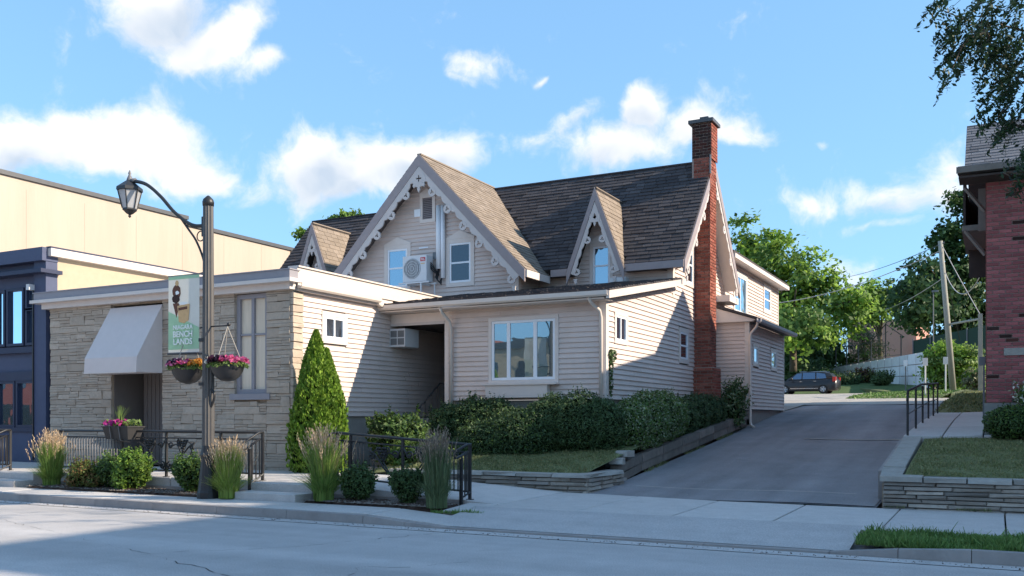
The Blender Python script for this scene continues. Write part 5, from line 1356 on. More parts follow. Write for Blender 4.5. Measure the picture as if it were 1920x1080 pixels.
def vine(t, c, z0, Y, w=.62):
    for s in (1, -1):
        for pts, r in (([(c, .14), (c + s * .18, .22), (c + s * w * .7, .46), (c + s * w, .76)], .014), ([(c + s * .06, .2), (c + s * .34, .34), (c + s * w * 1.05, .62), (c + s * w * 1.3, .70)], .018), ([(c, .78), (c + s * .12, .62), (c + s * .3, .66), (c + s * .42, .5)], .016), ([(c + s * w * 1.25, .13), (c + s * w * 1.1, .4), (c + s * w * 1.2, .62), (c + s * w * .95, .74)], .013)):
            b = MB(); b.tube(arc([(x, Y - .01, z0 + z) for x, z in pts], 18), r, 6); b.build('vine_stem', 'black_iron', t, smooth=True)
        for cx, cz, r, st in ((c + s * .11, .23, .085, 1.57), (c + s * .14, .63, .075, 0), (c + s * w * .62, .70, .07, 2), (c + s * w * 1.2, .60, .07, 1)):
            b = MB(); b.tube(spiral(cx, z0 + cz, r, 1.2, st, Y - .012, s=s), .017, 6); b.build('scroll', 'black_iron', t, smooth=True)
        grapes(t, c + s * (w * .78), z0 + .74, Y)
def rail_end(t, x, z0, Y=13.4, L=.62, drop=.2, m='black_iron'):
    b = MB(); b.tube([(x, Y, z0 + .92), (x, Y - .12, z0 + .92), (x, Y - L, z0 + .92 - drop), (x, Y - L - .02, z0 + .80 - drop), (x, Y - L + .1, z0 + .82 - drop), (x, Y - .1, z0 + .80)], .022, 7); b.build('handrail', m, t, smooth=True)
    q = MB(); q.box(x - .024, x + .024, Y - L + .16, Y - L + .208, z0 - drop - .02, z0 + .76 - drop * .7); q.build('post', m, t)
    for k in range(3):
        y = Y - .1 - k * .1; q = MB(); q.tube([(x, y, z0 + .1 - (Y - y) * .25), (x, y, z0 + .82 - (Y - y) * .3)], .012, 6); q.build('bar', m, t)
    q = MB(); q.tube([(x, Y, z0 + .13), (x, Y - L + .18, z0 + .13 - drop * .9)], .016, 6); q.build('bottom_rail', m, t)
f42 = lambda x: .42
r1 = thing('iron_railing', 'long black iron railing with grape and vine scrollwork carrying the planter box', 'railing', (-15.3, 13.4, .42), group='iron railings along the pavement')
rail_panel(r1, -18.2, -12.38, f42, [(-18.15, -16.2), (-13.5, -12.42)], [-18.2, -16.25, -14.95, -13.45, -12.38])
vine(r1, -14.95, .42, 13.4); rail_end(r1, -12.36, .42, L=.55); rail_end(r1, -18.24, .42, L=.5)
r2 = thing('iron_railing', 'shorter black iron railing with scrolls in front of the lawn wall', 'railing', (-9.1, 13.4, .3), group='iron railings along the pavement')
rz2 = lambda x: pz(x) + .004
rail_panel(r2, -10.6, -7.82, rz2, [(-10.55, -9.98), (-8.25, -7.85)], [-10.6, -10.3, -9.17, -7.82], bm='black_iron')
vine(r2, -9.17, .335, 13.4, .55); rail_end(r2, -7.8, .25, L=.5, drop=.1); rail_end(r2, -10.63, .42, L=.5)
r3 = thing('iron_railing', 'black iron railing end at the far left edge before the blue shop', 'railing', (-21, 13.4, .42), group='iron railings along the pavement')
rail_panel(r3, -23.5, -19.95, f42, [(-23.4, -20.0)], [-23.5, -21.7, -19.95], bm='black_iron'); rail_end(r3, -19.93, .42)
# planter box on the long railing
pl = thing('rail_planter', 'dark trough planter of magenta flowers hung on the long railing', 'planter', (-16.1, 13.3, 1.2))
PX0, PX1 = -16.55, -15.78
b = MB(); b.hexa([(PX0 + .06, 13.2, 1.17), (PX1 - .06, 13.2, 1.17), (PX1 - .06, 13.5, 1.17), (PX0 + .06, 13.5, 1.17), (PX0, 13.14, 1.44), (PX1, 13.14, 1.44), (PX1, 13.56, 1.44), (PX0, 13.56, 1.44)]); b.build('trough', 'basket_mat', pl)
part('rim', 'basket_mat', pl, (PX0 - .015, PX1 + .015, 13.125, 13.575, 1.42, 1.445))
for xx in (PX0 + .25, PX1 - .25):
    q = MB(); q.tube([(xx, 13.12, 1.44), (xx, 13.17, 1.15), (xx, 13.4, 1.12)], .012, 5); q.build('hook', 'grey_iron', pl)
P = np.column_stack([nrng.uniform(PX0, PX1, 260), nrng.uniform(13.12, 13.56, 260), 1.46 + .12 * nrng.random(260)]); leaves_obj('foliage', pl, leaf_quads(P, np.tile([0, -.3, .8], (260, 1)), .075, .7), 'leaf_lime')
P = np.column_stack([nrng.uniform(PX0 + .08, PX1 - .25, 120), nrng.uniform(13.08, 13.4, 120), 1.47 + .1 * nrng.random(120)]); leaves_obj('flowers', pl, leaf_quads(P, np.tile([0, -.7, .6], (120, 1)), .085, .9), 'petal_magenta')
def blades(parent, c, n, h, spread, m, w=.012, seg=4, lean=.35, name='blades', zj=.25, base=.1, fl=None):
    A = nrng.uniform(0, 6.283, n); dirn = np.column_stack([np.cos(A), np.sin(A), np.zeros(n)])
    b0 = np.array(c) + dirn * (base * np.sqrt(nrng.random(n)))[:, None]
    H = h * nrng.uniform(1 - zj, 1 + zj * .5, n); S = spread * np.abs(nrng.normal(.5, lean, n))
    side = np.column_stack([-np.sin(A), np.cos(A), np.zeros(n)]); rot = nrng.uniform(-1.2, 1.2, n)
    side = side * np.cos(rot)[:, None] + dirn * np.sin(rot)[:, None]
    V = []
    pt = lambda t: b0 + np.array([0, 0, 1]) * (H * (t - .12 * t * t * (S / max(spread, .01))))[:, None] + dirn * (S * t ** 2)[:, None]
    for i in range(seg):
        t0, t1 = i / seg, (i + 1) / seg; w0, w1 = w * (1 - .75 * t0), w * (1 - .75 * t1)
        V.append(np.stack([pt(t0) - side * w0, pt(t0) + side * w0, pt(t1) + side * w1, pt(t1) - side * w1], 1))
    return leaves_obj(name, parent, np.concatenate(V), m), pt(1.0), dirn
blades(pl, (-16.2, 13.3, 1.44), 26, .42, .22, 'leaf_lime', .012, name='spikes', base=.03)

# ================================================================== PLANTS BY THE KERB
def grass_clump(x, y, label, m, mp, h=.72, r=.22, n=1700, plume=170, z=.17, lean=.30):
    t = thing('ornamental_grass', label, 'grass clump', (x, y, z), group='ornamental grass clumps along the kerb')
    blades(t, (x, y, z), n, h, r, m, .006, 4, .45, base=.17)
    blades(t, (x, y, z), n // 2, h * .5, r * 2.2, m, .006, 3, .5, base=.13, name='low_blades')
    _, tip, d = blades(t, (x, y, z), plume, h * rng.uniform(1.2, 1.34), lean, 'plume' if mp == 'plume' else mp, .0028, 4, .5, name='stalks', zj=.16, base=.15)
    V = []
    for k in range(8):
        f = k / 7; off = np.array([0, 0, -1.]) * (.20 * f) - d * (.075 * f * lean / .3)
        P = tip + off + nrng.normal(0, .003 + .005 * math.sin(math.pi * min(1, f + .1)), tip.shape)
        nn = len(P); s = nrng.normal(0, 1, (nn, 3)); s[:, 2] *= .2; s = unit(s); up_ = np.tile([0, 0, 1.], (nn, 1)) + d * .3
        V.append(np.stack([P - up_ * .024, P + s * .0075, P + up_ * .026, P - s * .0075], 1))
    leaves_obj('plumes', t, np.concatenate(V), mp); return t
grass_clump(-17.75, 12.85, 'tan plumed grass clump at the left end of the long railing', 'blade', 'plume', h=.86, r=.16, z=.19, lean=.24)
grass_clump(-12.28, 12.42, 'yellow green plumed grass clump right of the lamp post base', 'blade_yellow', 'plume', h=.88, r=.13, z=.17, lean=.22)
grass_clump(-10.28, 12.62, 'sunlit plumed grass clump at the left end of the shorter railing', 'blade', 'plume', h=.98, r=.18, z=.19, lean=.30)
grass_clump(-7.98, 12.62, 'shaded grey plumed grass clump at the right end of the shorter railing', 'blade_shaded', 'plume_shaded', h=.93, r=.10, z=.17, lean=.17)
def sh(x, y, z, rx, ry, rz, n=5, lump=.45):
    out = [(x, y, z + rz, rx * .78, ry * .78, rz * .95)]
    for k in range(n):
        a = 2 * math.pi * k / n + rng.uniform(-.4, .4); s = rng.uniform(.28, .52)
        out.append((x + rx * .52 * math.cos(a), y + ry * .52 * math.sin(a), z + rz * rng.uniform(.55, 1.45), rx * s * 1.1, ry * s * 1.1, rz * .62))
    return out
shrub('spirea_shrub', 'rust and lime spirea shrub beside the left grass clump', 'shrub', (-16.55, 12.78, .19), sh(-16.55, 12.78, .19, .46, .36, .27), 'leaf_rust', .055, 1500, m2='leaf_lime', f2=.35, core=.62, jit=.18)
shrub('rose_shrub', 'dark green shrub behind the spirea under the planter box', 'shrub', (-16.1, 12.95, .19), sh(-16.05, 12.95, .19, .34, .28, .33), 'leaf_dark', .06, 1300, m2='leaf_mid', f2=.3, core=.62, jit=.18)
shrub('rose_shrub', 'bright green leafy shrub in the middle of the long railing', 'shrub', (-15.3, 12.85, .19), sh(-15.3, 12.85, .19, .44, .36, .38, 6), 'leaf_mid', .07, 1300, m2='leaf_bright', f2=.4, core=.6, jit=.2)
shrub('rose_shrub', 'round green shrub just left of the lamp post base', 'shrub', (-13.75, 12.9, .19), sh(-13.7, 12.9, .19, .42, .34, .34, 6), 'leaf_mid', .06, 1400, m2='leaf_dark', f2=.4, core=.62, jit=.18)
shrub('boxwood_shrub', 'dark rounded shrub beside the sunlit grass of the shorter railing', 'shrub', (-9.75, 12.9, .19), sh(-9.75, 12.88, .19, .38, .32, .31, 6), 'leaf_dark', .05, 1700, jit=.17, core=.62)
shrub('boxwood_shrub', 'dark rounded shrub beside the shaded grass of the shorter railing', 'shrub', (-8.72, 12.9, .17), sh(-8.72, 12.88, .17, .34, .30, .31, 6), 'leaf_dark', .05, 1700, jit=.17, core=.62)
# mulch chips and litter are part of the bed
# ================================================================== GARDEN BY THE HOUSE
def conifer(name, label, base, tips, m, leaf=.07, n=9000):
    t = thing(name, label, 'conifer', base)
    Pall = []; Q = []; b = MB()
    for (x, y, h, r, k) in tips:
        u_ = nrng.random(k) ** .62; z = u_; A = nrng.uniform(0, 6.283, k)
        prof_r = r * np.interp(1 - z, [0, .12, .35, .7, .88, 1], [.96, 1.0, .95, .62, .28, .02][::1]) if False else r * np.interp(z, [0, .08, .3, .55, .8, 1], [.86, 1.0, .98, .78, .45, .05])
        lump = 1 + .10 * np.sin(A * 5 + z * 17) * np.sin(z * 31 + A * 2) + .05 * np.sin(A * 11 - z * 23)
        rr = prof_r * lump * (1 - np.abs(nrng.normal(0, .1, k)))
        z = 1 - (1 - z) if True else z
        Pall.append(np.column_stack([x + rr * np.cos(A), y + rr * np.sin(A), base[2] + .02 + z * h + nrng.normal(0, .015, k)])); Q.append(np.column_stack([np.cos(A), np.sin(A), np.full(k, .5)]))
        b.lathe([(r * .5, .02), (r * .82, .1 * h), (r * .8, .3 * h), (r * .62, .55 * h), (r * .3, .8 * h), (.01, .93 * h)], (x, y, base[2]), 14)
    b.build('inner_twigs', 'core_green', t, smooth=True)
    P = np.concatenate(Pall); q = np.concatenate(Q)
    # upright fans of scale leaves
    s = (leaf * nrng.uniform(.6, 1.4, len(P)))[:, None]; up_ = unit(q * np.array([.5, .5, 0]) + np.array([0, 0, 1.]) + nrng.normal(0, .3, P.shape)); sd = unit(np.cross(up_, q + nrng.normal(0, .7, P.shape)))
    leaves_obj('foliage', t, np.stack([P - up_ * s * .5, P + sd * s * .32, P + up_ * s * .6, P - sd * s * .32], 1), m)
    b = MB(); b.tube([(base[0], base[1], base[2] - .05), (base[0], base[1], base[2] + .5)], .06, 7); b.build('trunk', 'bark', t); return t
conifer('arborvitae', 'bright green two-tipped arborvitae at the corner of the stone shop', (-13.1, 15.88, .40), [(-13.14, 15.88, 3.08, .58, 11000), (-12.93, 15.98, 2.68, .50, 8000), (-13.22, 15.76, 1.9, .5, 5000), (-12.85, 15.72, 1.6, .48, 5000)], 'leaf_thuja')
shrub('hydrangea_bush', 'loose dark green bush against the side wall behind the arborvitae', 'shrub', (-12.45, 17.9, .45), [(-12.4, 17.9, .95, .62, .5, .55), (-12.75, 17.8, 1.2, .36, .35, .45), (-12.05, 18.0, 1.15, .4, .4, .5), (-12.3, 17.6, 1.3, .4, .35, .38), (-11.9, 17.5, .75, .4, .4, .4)], 'leaf_dark', .11, 420, jit=.16, m2='leaf_mid', f2=.35, core=.62)
shrub('leafy_perennial', 'pale green perennial with upright spikes at the foot of the hedges', 'plant', (-11.3, 17.2, .5), [(-11.3, 17.2, .82, .5, .3, .34), (-10.85, 17.1, .74, .34, .28, .28), (-11.75, 17.1, .72, .3, .25, .28)], 'leaf_lime', .09, 500, jit=.2, m2='leaf_mid', f2=.4, core=.6)
hg = 'clipped hedges along the house front'
shrub('yew_hedge', 'dark rounded yew below the porch corner, leftmost of the hedges', 'hedge', (-11.2, 18.9, .8), [(-11.6, 18.95, 1.35, .62, .5, .62), (-10.95, 19.0, 1.45, .75, .5, .66), (-10.4, 19.05, 1.4, .6, .45, .66)], 'leaf_hedge', .07, 1300, jit=.09, aspect=.4, m2='leaf_dark', f2=.35, group=hg)
shrub('yew_hedge', 'spreading juniper-like hedge with lighter top in front of the bay window', 'hedge', (-9.9, 18.3, .8), [(-10.2, 18.15, 1.05, .75, .55, .5), (-9.5, 18.35, 1.2, .8, .6, .62), (-10.65, 17.95, .85, .45, .4, .35), (-9.05, 18.5, 1.25, .6, .55, .62)], 'leaf_hedge', .06, 1700, jit=.08, aspect=.4, m2='leaf_mid', f2=.12, group=hg)
shrub('yew_hedge', 'big dark clipped hedge below the porch corner board', 'hedge', (-8.4, 18.7, .8), [(-8.75, 18.75, 1.42, .72, .62, .74), (-8.1, 18.75, 1.45, .72, .66, .74), (-7.65, 18.9, 1.35, .5, .6, .66)], 'leaf_hedge', .06, 1900, jit=.06, aspect=.35, m2='leaf_dark', f2=.3, group=hg)
shrub('variegated_hedge', 'variegated light leafed hedge beside the drive below the side wall', 'hedge', (-7.4, 20.6, .9), [(-7.35, 19.7, 1.36, .55, .6, .68), (-7.3, 20.6, 1.5, .58, .75, .70), (-7.3, 21.7, 1.62, .56, .75, .64), (-7.35, 22.5, 1.62, .5, .5, .58)], 'leaf_varieg', .06, 1900, jit=.07, m2='leaf_mid', f2=.4, group=hg)
shrub('yew_hedge', 'low dark hedge in front of the chimney foot', 'hedge', (-7.4, 24.9, 1.1), [(-7.4, 23.6, 1.62, .5, .7, .55), (-7.4, 24.7, 1.7, .5, .75, .55), (-7.38, 25.8, 1.78, .48, .7, .5), (-7.3, 26.6, 1.8, .36, .4, .45)], 'leaf_hedge', .06, 1300, jit=.07, aspect=.4, group=hg)
shrub('leafy_shrub', 'tall loose leafy shrub between the chimney and the lean-to', 'shrub', (-7.05, 28.0, 1.3), [(-7.1, 28.0, 1.9, .42, .5, .6), (-7.15, 28.2, 2.25, .24, .3, .42), (-6.98, 27.6, 1.75, .3, .4, .42)], 'leaf_dark', .14, 240, jit=.25, aspect=.35, m2='leaf_varieg', f2=.3, core=.5)
shrub('wall_vine', 'small creeping vine sprig on the porch corner board', 'plant', (-7.86, 19.92, 2.06), [(-7.84, 19.95, 3.05, .06, .16, .16), (-7.85, 19.88, 2.6, .04, .06, .5)], 'leaf_dark', .08, 700, core=.3, stems=0, shoots=0)
shrub('boxwood_hedge', 'dark low hedge at the foot of the brick house', 'hedge', (.6, 20.7, 1.2), [(.25, 20.75, 1.5, .5, .45, .36), (.9, 20.7, 1.55, .6, .5, .42), (1.7, 20.7, 1.6, .7, .5, .45)], 'leaf_dark', .05, 2200, jit=.08, m2='leaf_mid', f2=.3)
shrub('hydrangea_bush', 'white blooming hydrangea beside the brick house wall', 'shrub', (.75, 21.15, 1.3), [(.75, 21.2, 1.95, .42, .3, .36)], 'leaf_mid', .07, 1500, jit=.1, m2='petal_white', f2=.3)
# ================================================================== NEIGHBOUR'S HANDRAIL
nr = thing('walk_handrail', 'black iron handrail stepping up the concrete walk beside the drive', 'handrail', (-1.68, 26, 1.2))
ys = [21.0, 23.2, 25.4, 27.6, 29.8, 32.0]
b = MB(); b.tube([(-1.66, 20.95, wz_(21) + .72), (-1.66, 21.05, wz_(21) + .93), (-1.66, 25, wz_(25) + .98), (-1.66, 32.0, wz_(32) + .95), (-1.66, 32.1, wz_(32) + .8)], .028, 7); b.build('top_rail', 'black_iron', nr, smooth=True)
b = MB(); b.tube([(-1.66, y_, wz_(y_) + .45) for y_ in ys], .016, 6); b.build('mid_rail', 'black_iron', nr)
for y_ in ys: q = MB(); q.tube([(-1.66, y_, wz_(y_) - .05), (-1.66, y_, wz_(y_) + .93)], .024, 7); q.build('post', 'black_iron', nr)

# ================================================================== TREES
def tree(name, label, base, h0, crown, n_cl, per, leaf, m, m2=None, f2=.25, cat='tree', cl_r=.9, tr=.25, aspect=.6, limbs=9, squash=.8, droop=.25, lean=(0, 0), group=None):
    """crown: list of ellipsoids (cx,cy,cz,rx,ry,rz) in world space"""
    t = thing(name, label, cat, base, group=group)
    C = []
    vol = np.array([c[3] * c[4] * c[5] for c in crown]) ** .7; cnt = (n_cl * vol / vol.sum()).astype(int) + 1
    for c, k in zip(crown, cnt):
        d = unit(nrng.normal(0, 1, (k, 3))) * (nrng.random(k) ** .45)[:, None]
        C.append(np.array(c[:3]) + d * np.array(c[3:]))
    C = np.concatenate(C)
    P = np.repeat(C, per, 0); rad = np.repeat(cl_r * nrng.uniform(.55, 1.2, len(C)), per)[:, None]
    off = nrng.normal(0, .5, P.shape) * np.array([1, 1, squash * .7]); off[:, 2] -= droop * (off[:, 0] ** 2 + off[:, 1] ** 2)
    P = P + off * rad
    ctr = np.mean([c[:3] for c in crown], 0)
    Q = unit(P - ctr) + np.array([0, 0, .8])
    if m2:
        k = np.repeat(nrng.random(len(C)) < f2, per); leaves_obj('crown', t, leaf_quads(P[k], Q[k], leaf, aspect, .6, .3), m2); P, Q = P[~k], Q[~k]
    leaves_obj('crown', t, leaf_quads(P, Q, leaf, aspect, .6, .3), m)
    b = MB(); bx, by, bzz = base; fork = Vector((bx + lean[0], by + lean[1], bzz + h0))
    b.tube(arc([(bx, by, bzz - .3), (bx + lean[0] * .3, by + lean[1] * .3, bzz + h0 * .5), tuple(fork)], 8), tr, 9, tr * .65)
    tk = b.build('trunk', 'bark', t, smooth=True)
    idx = list(range(len(C))); rng.shuffle(idx)
    for i in idx[:limbs]:
        e = Vector(C[i]); mid = fork.lerp(e, .5) + Vector((rng.uniform(-.4, .4), rng.uniform(-.4, .4), .35))
        q = MB(); q.tube(arc([tuple(fork - Vector((0, 0, rng.uniform(0, .4) * h0))), tuple(mid), tuple(e)], 10), tr * .45, 6, tr * .08); q.build('limb', 'bark', tk, smooth=True)
    return t
def px(x, y, t):   # offline layout helper: a place at distance t seen towards (x, y) in the photograph
    u = (x - 960) / 1736; v = (785 - y) / 1736
    return (fw + rt * u + up * v) * t + Vector((0, 0, 1.6))
# locust group behind the parking lot
def E(x, y, t, rx, rz, ry=None):
    c = px(x, y, t); s = t / 1736
    return (c.x, c.y, c.z, rx * s, (ry or rx) * s, rz * s)
tree('locust_tree', 'sunlit spreading locust tree above the parked car', tuple(px(1487, 690, 78)), 3.2, [E(1500, 530, 78, 75, 65), E(1560, 560, 76, 60, 55), E(1440, 560, 79, 55, 90), E(1495, 620, 75, 70, 45), E(1590, 590, 80, 45, 40), E(1455, 480, 78, 45, 45)], 170, 62, .46, 'leaf_bright', 'leaf_mid', .42, cl_r=1.25, tr=.32, limbs=12)
tree('locust_tree', 'thin tall treetop rising behind the rear addition eave', tuple(px(1400, 690, 84)), 8, [E(1395, 440, 84, 34, 50), E(1420, 480, 84, 40, 50), E(1440, 470, 86, 16, 34)], 55, 40, .5, 'leaf_mid', 'leaf_bright', .4, cl_r=1.1, tr=.25, limbs=8)
tree('shade_tree', 'dark green mass of low trees behind the parked car', tuple(px(1500, 700, 86)), 2.2, [E(1480, 660, 86, 70, 55), E(1420, 640, 86, 50, 60), E(1545, 650, 88, 40, 50), E(1510, 690, 82, 60, 24), E(1440, 695, 84, 60, 30), E(1570, 690, 90, 40, 22)], 190, 60, .5, 'leaf_maple', 'leaf_dark', .4, cl_r=1.2, tr=.25, limbs=6)
tree('maple_tree', 'tall dark maple behind the utility pole, left of the brick house', tuple(px(1800, 700, 84)), 4, [E(1800, 440, 84, 55, 80), E(1770, 520, 82, 70, 60), E(1830, 500, 84, 70, 90), E(1730, 560, 80, 60, 45), E(1706, 585, 80, 36, 22), E(1800, 600, 84, 80, 50), E(1715, 530, 82, 28, 18), E(1830, 390, 84, 40, 40)], 210, 70, .5, 'leaf_maple', 'leaf_dark', .35, cl_r=1.2, tr=.4, limbs=12)
tree('lime_tree', 'lighter green round tree between the locust and the dark maple', tuple(px(1650, 700, 100)), 4, [E(1650, 560, 100, 45, 40), E(1622, 580, 100, 30, 22)], 60, 55, .5, 'leaf_bright', 'leaf_mid', .4, cl_r=1.3, tr=.3, limbs=6)
tree('pine_tree', 'pale feathery pine in front of the brown hall', tuple(px(1625, 708, 88)), 2, [E(1625, 655, 88, 42, 45), E(1610, 625, 88, 30, 30), E(1600, 690, 88, 25, 15)], 70, 55, .34, 'leaf_pine', 'leaf_mid', .2, cl_r=.9, aspect=.25, tr=.2, limbs=8)
tree('roadside_bush', 'large round sunlit bush beside the leaning utility pole', tuple(px(1785, 728, 56)), .8, [E(1790, 690, 56, 50, 42), E(1770, 665, 56, 32, 24), E(1815, 680, 55, 28, 40), E(1750, 695, 56, 22, 30)], 150, 60, .22, 'leaf_bright', 'leaf_lime', .3, cat='bush', cl_r=.55, tr=.09, limbs=6)
tree('roadside_bush', 'small pale bush at the foot of the brick house, behind the path', tuple(px(1832, 735, 48)), .5, [E(1830, 712, 48, 20, 22)], 26, 50, .16, 'leaf_pine', 'leaf_mid', .4, cat='bush', cl_r=.4, tr=.06, limbs=3)
tree('back_tree', 'tree crown peeking over the left end of the house roof', tuple(px(645, 700, 60)), 8, [E(655, 405, 60, 22, 18), E(630, 412, 60, 14, 9), E(575, 440, 60, 18, 16)], 34, 42, .3, 'leaf_mid', 'leaf_bright', .4, cl_r=.55, tr=.2, limbs=6)
# honey locust standing right of the frame, its sprays hanging into the picture
nt = thing('street_tree', 'dark fine leaved tree hanging into the top right corner', 'tree', (3.9, 17.0, .75))
sprays = []
for x, y, t, n, r in ((1765, 15, 14, 5, .10), (1790, 50, 14, 7, .13), (1822, 60, 14, 9, .16), (1850, 60, 14.2, 10, .2), (1800, 105, 14, 6, .13), (1785, 130, 13.8, 4, .08), (1880, 60, 14.5, 14, .28), (1900, 110, 14.5, 14, .28), (1915, 30, 14.5, 16, .3), (1868, 25, 14.3, 9, .2), (1880, 100, 14.3, 9, .2), (1858, 115, 14, 5, .12), (1900, 160, 14.4, 9, .2), (1915, 200, 14.5, 10, .22), (1890, 150, 14, 5, .13), (1865, 195, 14.2, 5, .12), (1890, 200, 14.3, 8, .17), (1910, 235, 14.6, 6, .16), (1870, 228, 14.4, 4, .1), (1908, 310, 14.8, 4, .14), (1916, 330, 14.8, 4, .14)):
    for k in range(n):
        c = px(x, y, t); sprays.append((c + Vector((rng.gauss(0, r), rng.gauss(0, r), rng.gauss(0, r * .8))), .12))
for k in range(330):
    d = Vector((rng.gauss(0, 1), rng.gauss(0, 1), rng.gauss(0, .8))).normalized() * (rng.random() ** .4)
    c = Vector((4.9, 17.5, 9.2)) + Vector((d.x * 4.1, d.y * 4.4, d.z * 3.6))
    if c.x > 2.2: sprays.append((c, .32))
C = np.array([tuple(s[0]) for s in sprays]); rr = np.array([s[1] for s in sprays])
C = np.concatenate([C + nrng.normal(0, 1, C.shape) * rr[:, None] * .55 for _ in range(2)])
n = len(C); A_ = nrng.normal(math.pi, 1.0, n); axis = unit(np.column_stack([np.cos(A_), np.sin(A_) * .6, nrng.normal(-.75, .35, n)]))
V = []
for k in range(16):     # leaflets in pairs along a hanging stalk
    f = k / 15; P = C + axis * (f - .3) * .30 + np.array([0, 0, -1.]) * (.09 * f * f); sd = unit(np.cross(axis, nrng.normal(0, .25, (n, 3)) + np.array([0, .3, 1.]))) * (1 if k % 2 else -1)
    V.append(leaf_quads(P + sd * .03, np.tile([0, -.3, 1.], (n, 1)), .10, .42, .7, .5))
leaves_obj('crown', nt, np.concatenate(V), 'leaf_backlit')
tw = MB()
for i in nrng.choice(n, min(n, 420), replace=False):
    c_ = Vector(C[i]); a_ = Vector(axis[i]); tw.tube([tuple(c_ - a_ * .16 + Vector((.03, .02, .05))), tuple(c_), tuple(c_ + a_ * .2 - Vector((0, 0, .07)))], .004, 4, .002)
o = tw.build('twigs', 'bark', nt); o['kind'] = 'stuff'
b = MB(); b.tube(arc([(3.9, 17.0, .6), (4.0, 17.0, 3), (4.3, 17.2, 6.5), (4.6, 17.4, 10)], 12), .22, 10, .08); tk = b.build('trunk', 'bark', nt, smooth=True)
for pts in (((4.2, 17.1, 5.5), px(1915, 140, 14.6), px(1850, 60, 14.1), px(1770, 20, 14)), ((4.3, 17.2, 6.2), px(1930, 60, 14.6), px(1880, 40, 14.3)), ((4.2, 17.1, 5.2), px(1925, 240, 14.6), px(1890, 200, 14.3), px(1865, 230, 14.3)), ((4.1, 17.1, 4.2), px(1930, 330, 14.8), px(1890, 330, 14.8)), ((px(1850, 60, 14.1)), px(1810, 80, 14), px(1785, 130, 13.8))):
    q = MB(); q.tube(arc([tuple(p) for p in pts], 18), .03, 6, .006); q.build('limb', 'bark', tk, smooth=True)
# ================================================================== FAR SIDE OF THE LOT
# retaining wall of big blocks, rising and coming nearer to the right
bw = thing('block_wall', 'long pale block retaining wall behind the parking lot', 'wall', (-9, 80, 4.2))
A = px(1552, 708, 85); Bp = px(1750, 718, 66); AT = px(1552, 691, 85); BT = px(1750, 656, 66)
nc = 15
for r in range(3):
    for i in range(nc):
        f0, f1 = i / nc, (i + 1) / nc
        def pt(f, k):
            lo = A.lerp(Bp, f) - Vector((0, 0, .4)); hi = AT.lerp(BT, f); return lo.lerp(hi, k)
        q = MB(); g_ = .012; a, b_, c, d = pt(f0 + .002, r / 3 + g_), pt(f1 - .002, r / 3 + g_), pt(f1 - .002, (r + 1) / 3 - g_), pt(f0 + .002, (r + 1) / 3 - g_); nv = Vector((.6, .8, 0)) * .4
        q.hexa([tuple(a), tuple(b_), tuple(b_ + nv), tuple(a + nv), tuple(d), tuple(c), tuple(c + nv), tuple(d + nv)]); q.build('wall_block', 'wall_block', bw)
q = MB(); nv = Vector((.6, .8, 0)) * .1; n2 = Vector((.6, .8, 0)) * .35; a, b_, c, d = pt(0, 0), Bp - Vector((0, 0, .4)), BT, AT
a = A - Vector((0, 0, .4)); q.hexa([tuple(v + nv) for v in (a, b_)] + [tuple(v + n2) for v in (b_, a)] + [tuple(v + nv - Vector((0, 0, .05))) for v in (d, c)] + [tuple(v + n2 - Vector((0, 0, .05))) for v in (c, d)]); q.build('wall_core', 'mortar', bw)
ff = thing('lot_fence', 'dark chain-link fence posts and rails on top of the block wall', 'fence', tuple(AT))
tops = [(1562, 690, 668), (1582, 686, 655), (1604, 682, 648), (1628, 677, 640), (1655, 671, 606), (1684, 667, 627)]
FP = []
for k, (x, yb, yt) in enumerate(tops):
    f = (x - 1552) / 198; t = 85 + (66 - 85) * f; p0, p1 = px(x, yb, t) + Vector((.2, .25, 0)), px(x, min(yt, yb - 38 + k), t) + Vector((.2, .25, 0)); p1.x, p1.y = p0.x, p0.y
    q = MB(); q.tube([tuple(p0), tuple(p1)], .06, 6); q.build('post', 'black_iron', ff); FP.append((p0, p1))
for (p0, p1), (q0, q1) in zip(FP, FP[1:]):
    for k in (.98, .05): q = MB(); q.tube([tuple(p0.lerp(p1, k)), tuple(q0.lerp(q1, k))], .035, 5); q.build('rail', 'black_iron', ff)
hall = thing('brown_hall', 'plain brown and orange hall behind the chain-link fence', 'building', tuple(px(1650, 700, 115)))
c = px(1590, 640, 118); d_ = px(1718, 640, 112); zt = px(1650, 600, 115).z; zm = px(1650, 672, 115).z
for n_, m_, z0, z1, o_ in (('upper_wall', 'brown_wall', zm, zt, .0), ('lower_wall', 'orange_wall', 3, zm - .3, .05), ('band', 'cap', zm - .3, zm, -.1)):
    q = MB(); nv = Vector((1, 8, 0)); oo = Vector((0, o_, 0)); q.hexa([(c.x, c.y + o_, z0), (d_.x, d_.y + o_, z0), (d_.x + 1, d_.y + 8, z0), (c.x + 1, c.y + 8, z0), (c.x, c.y + o_, z1), (d_.x, d_.y + o_, z1), (d_.x + 1, d_.y + 8, z1), (c.x + 1, c.y + 8, z1)]); q.build(n_, m_, hall)
rd = part('corner_pier', 'orange_wall', hall, (d_.x - .2, d_.x + 1.3, d_.y - 1.2, d_.y - .2, 3, px(1700, 640, 112).z))
scr = thing('mesh_screen', 'dark green mesh windscreen fence behind the round bush', 'fence', tuple(px(1780, 720, 70)))
a, b_ = px(1712, 700, 72), px(1850, 700, 66); z1 = px(1780, 617, 69).z
q = MB(); q.hexa([(a.x, a.y, 3), (b_.x, b_.y, 3), (b_.x, b_.y + .03, 3), (a.x, a.y + .03, 3), (a.x, a.y, z1 - .6), (b_.x, b_.y, z1), (b_.x, b_.y + .03, z1), (a.x, a.y + .03, z1 - .6)]); q.build('mesh_panel', 'green_mesh', scr)
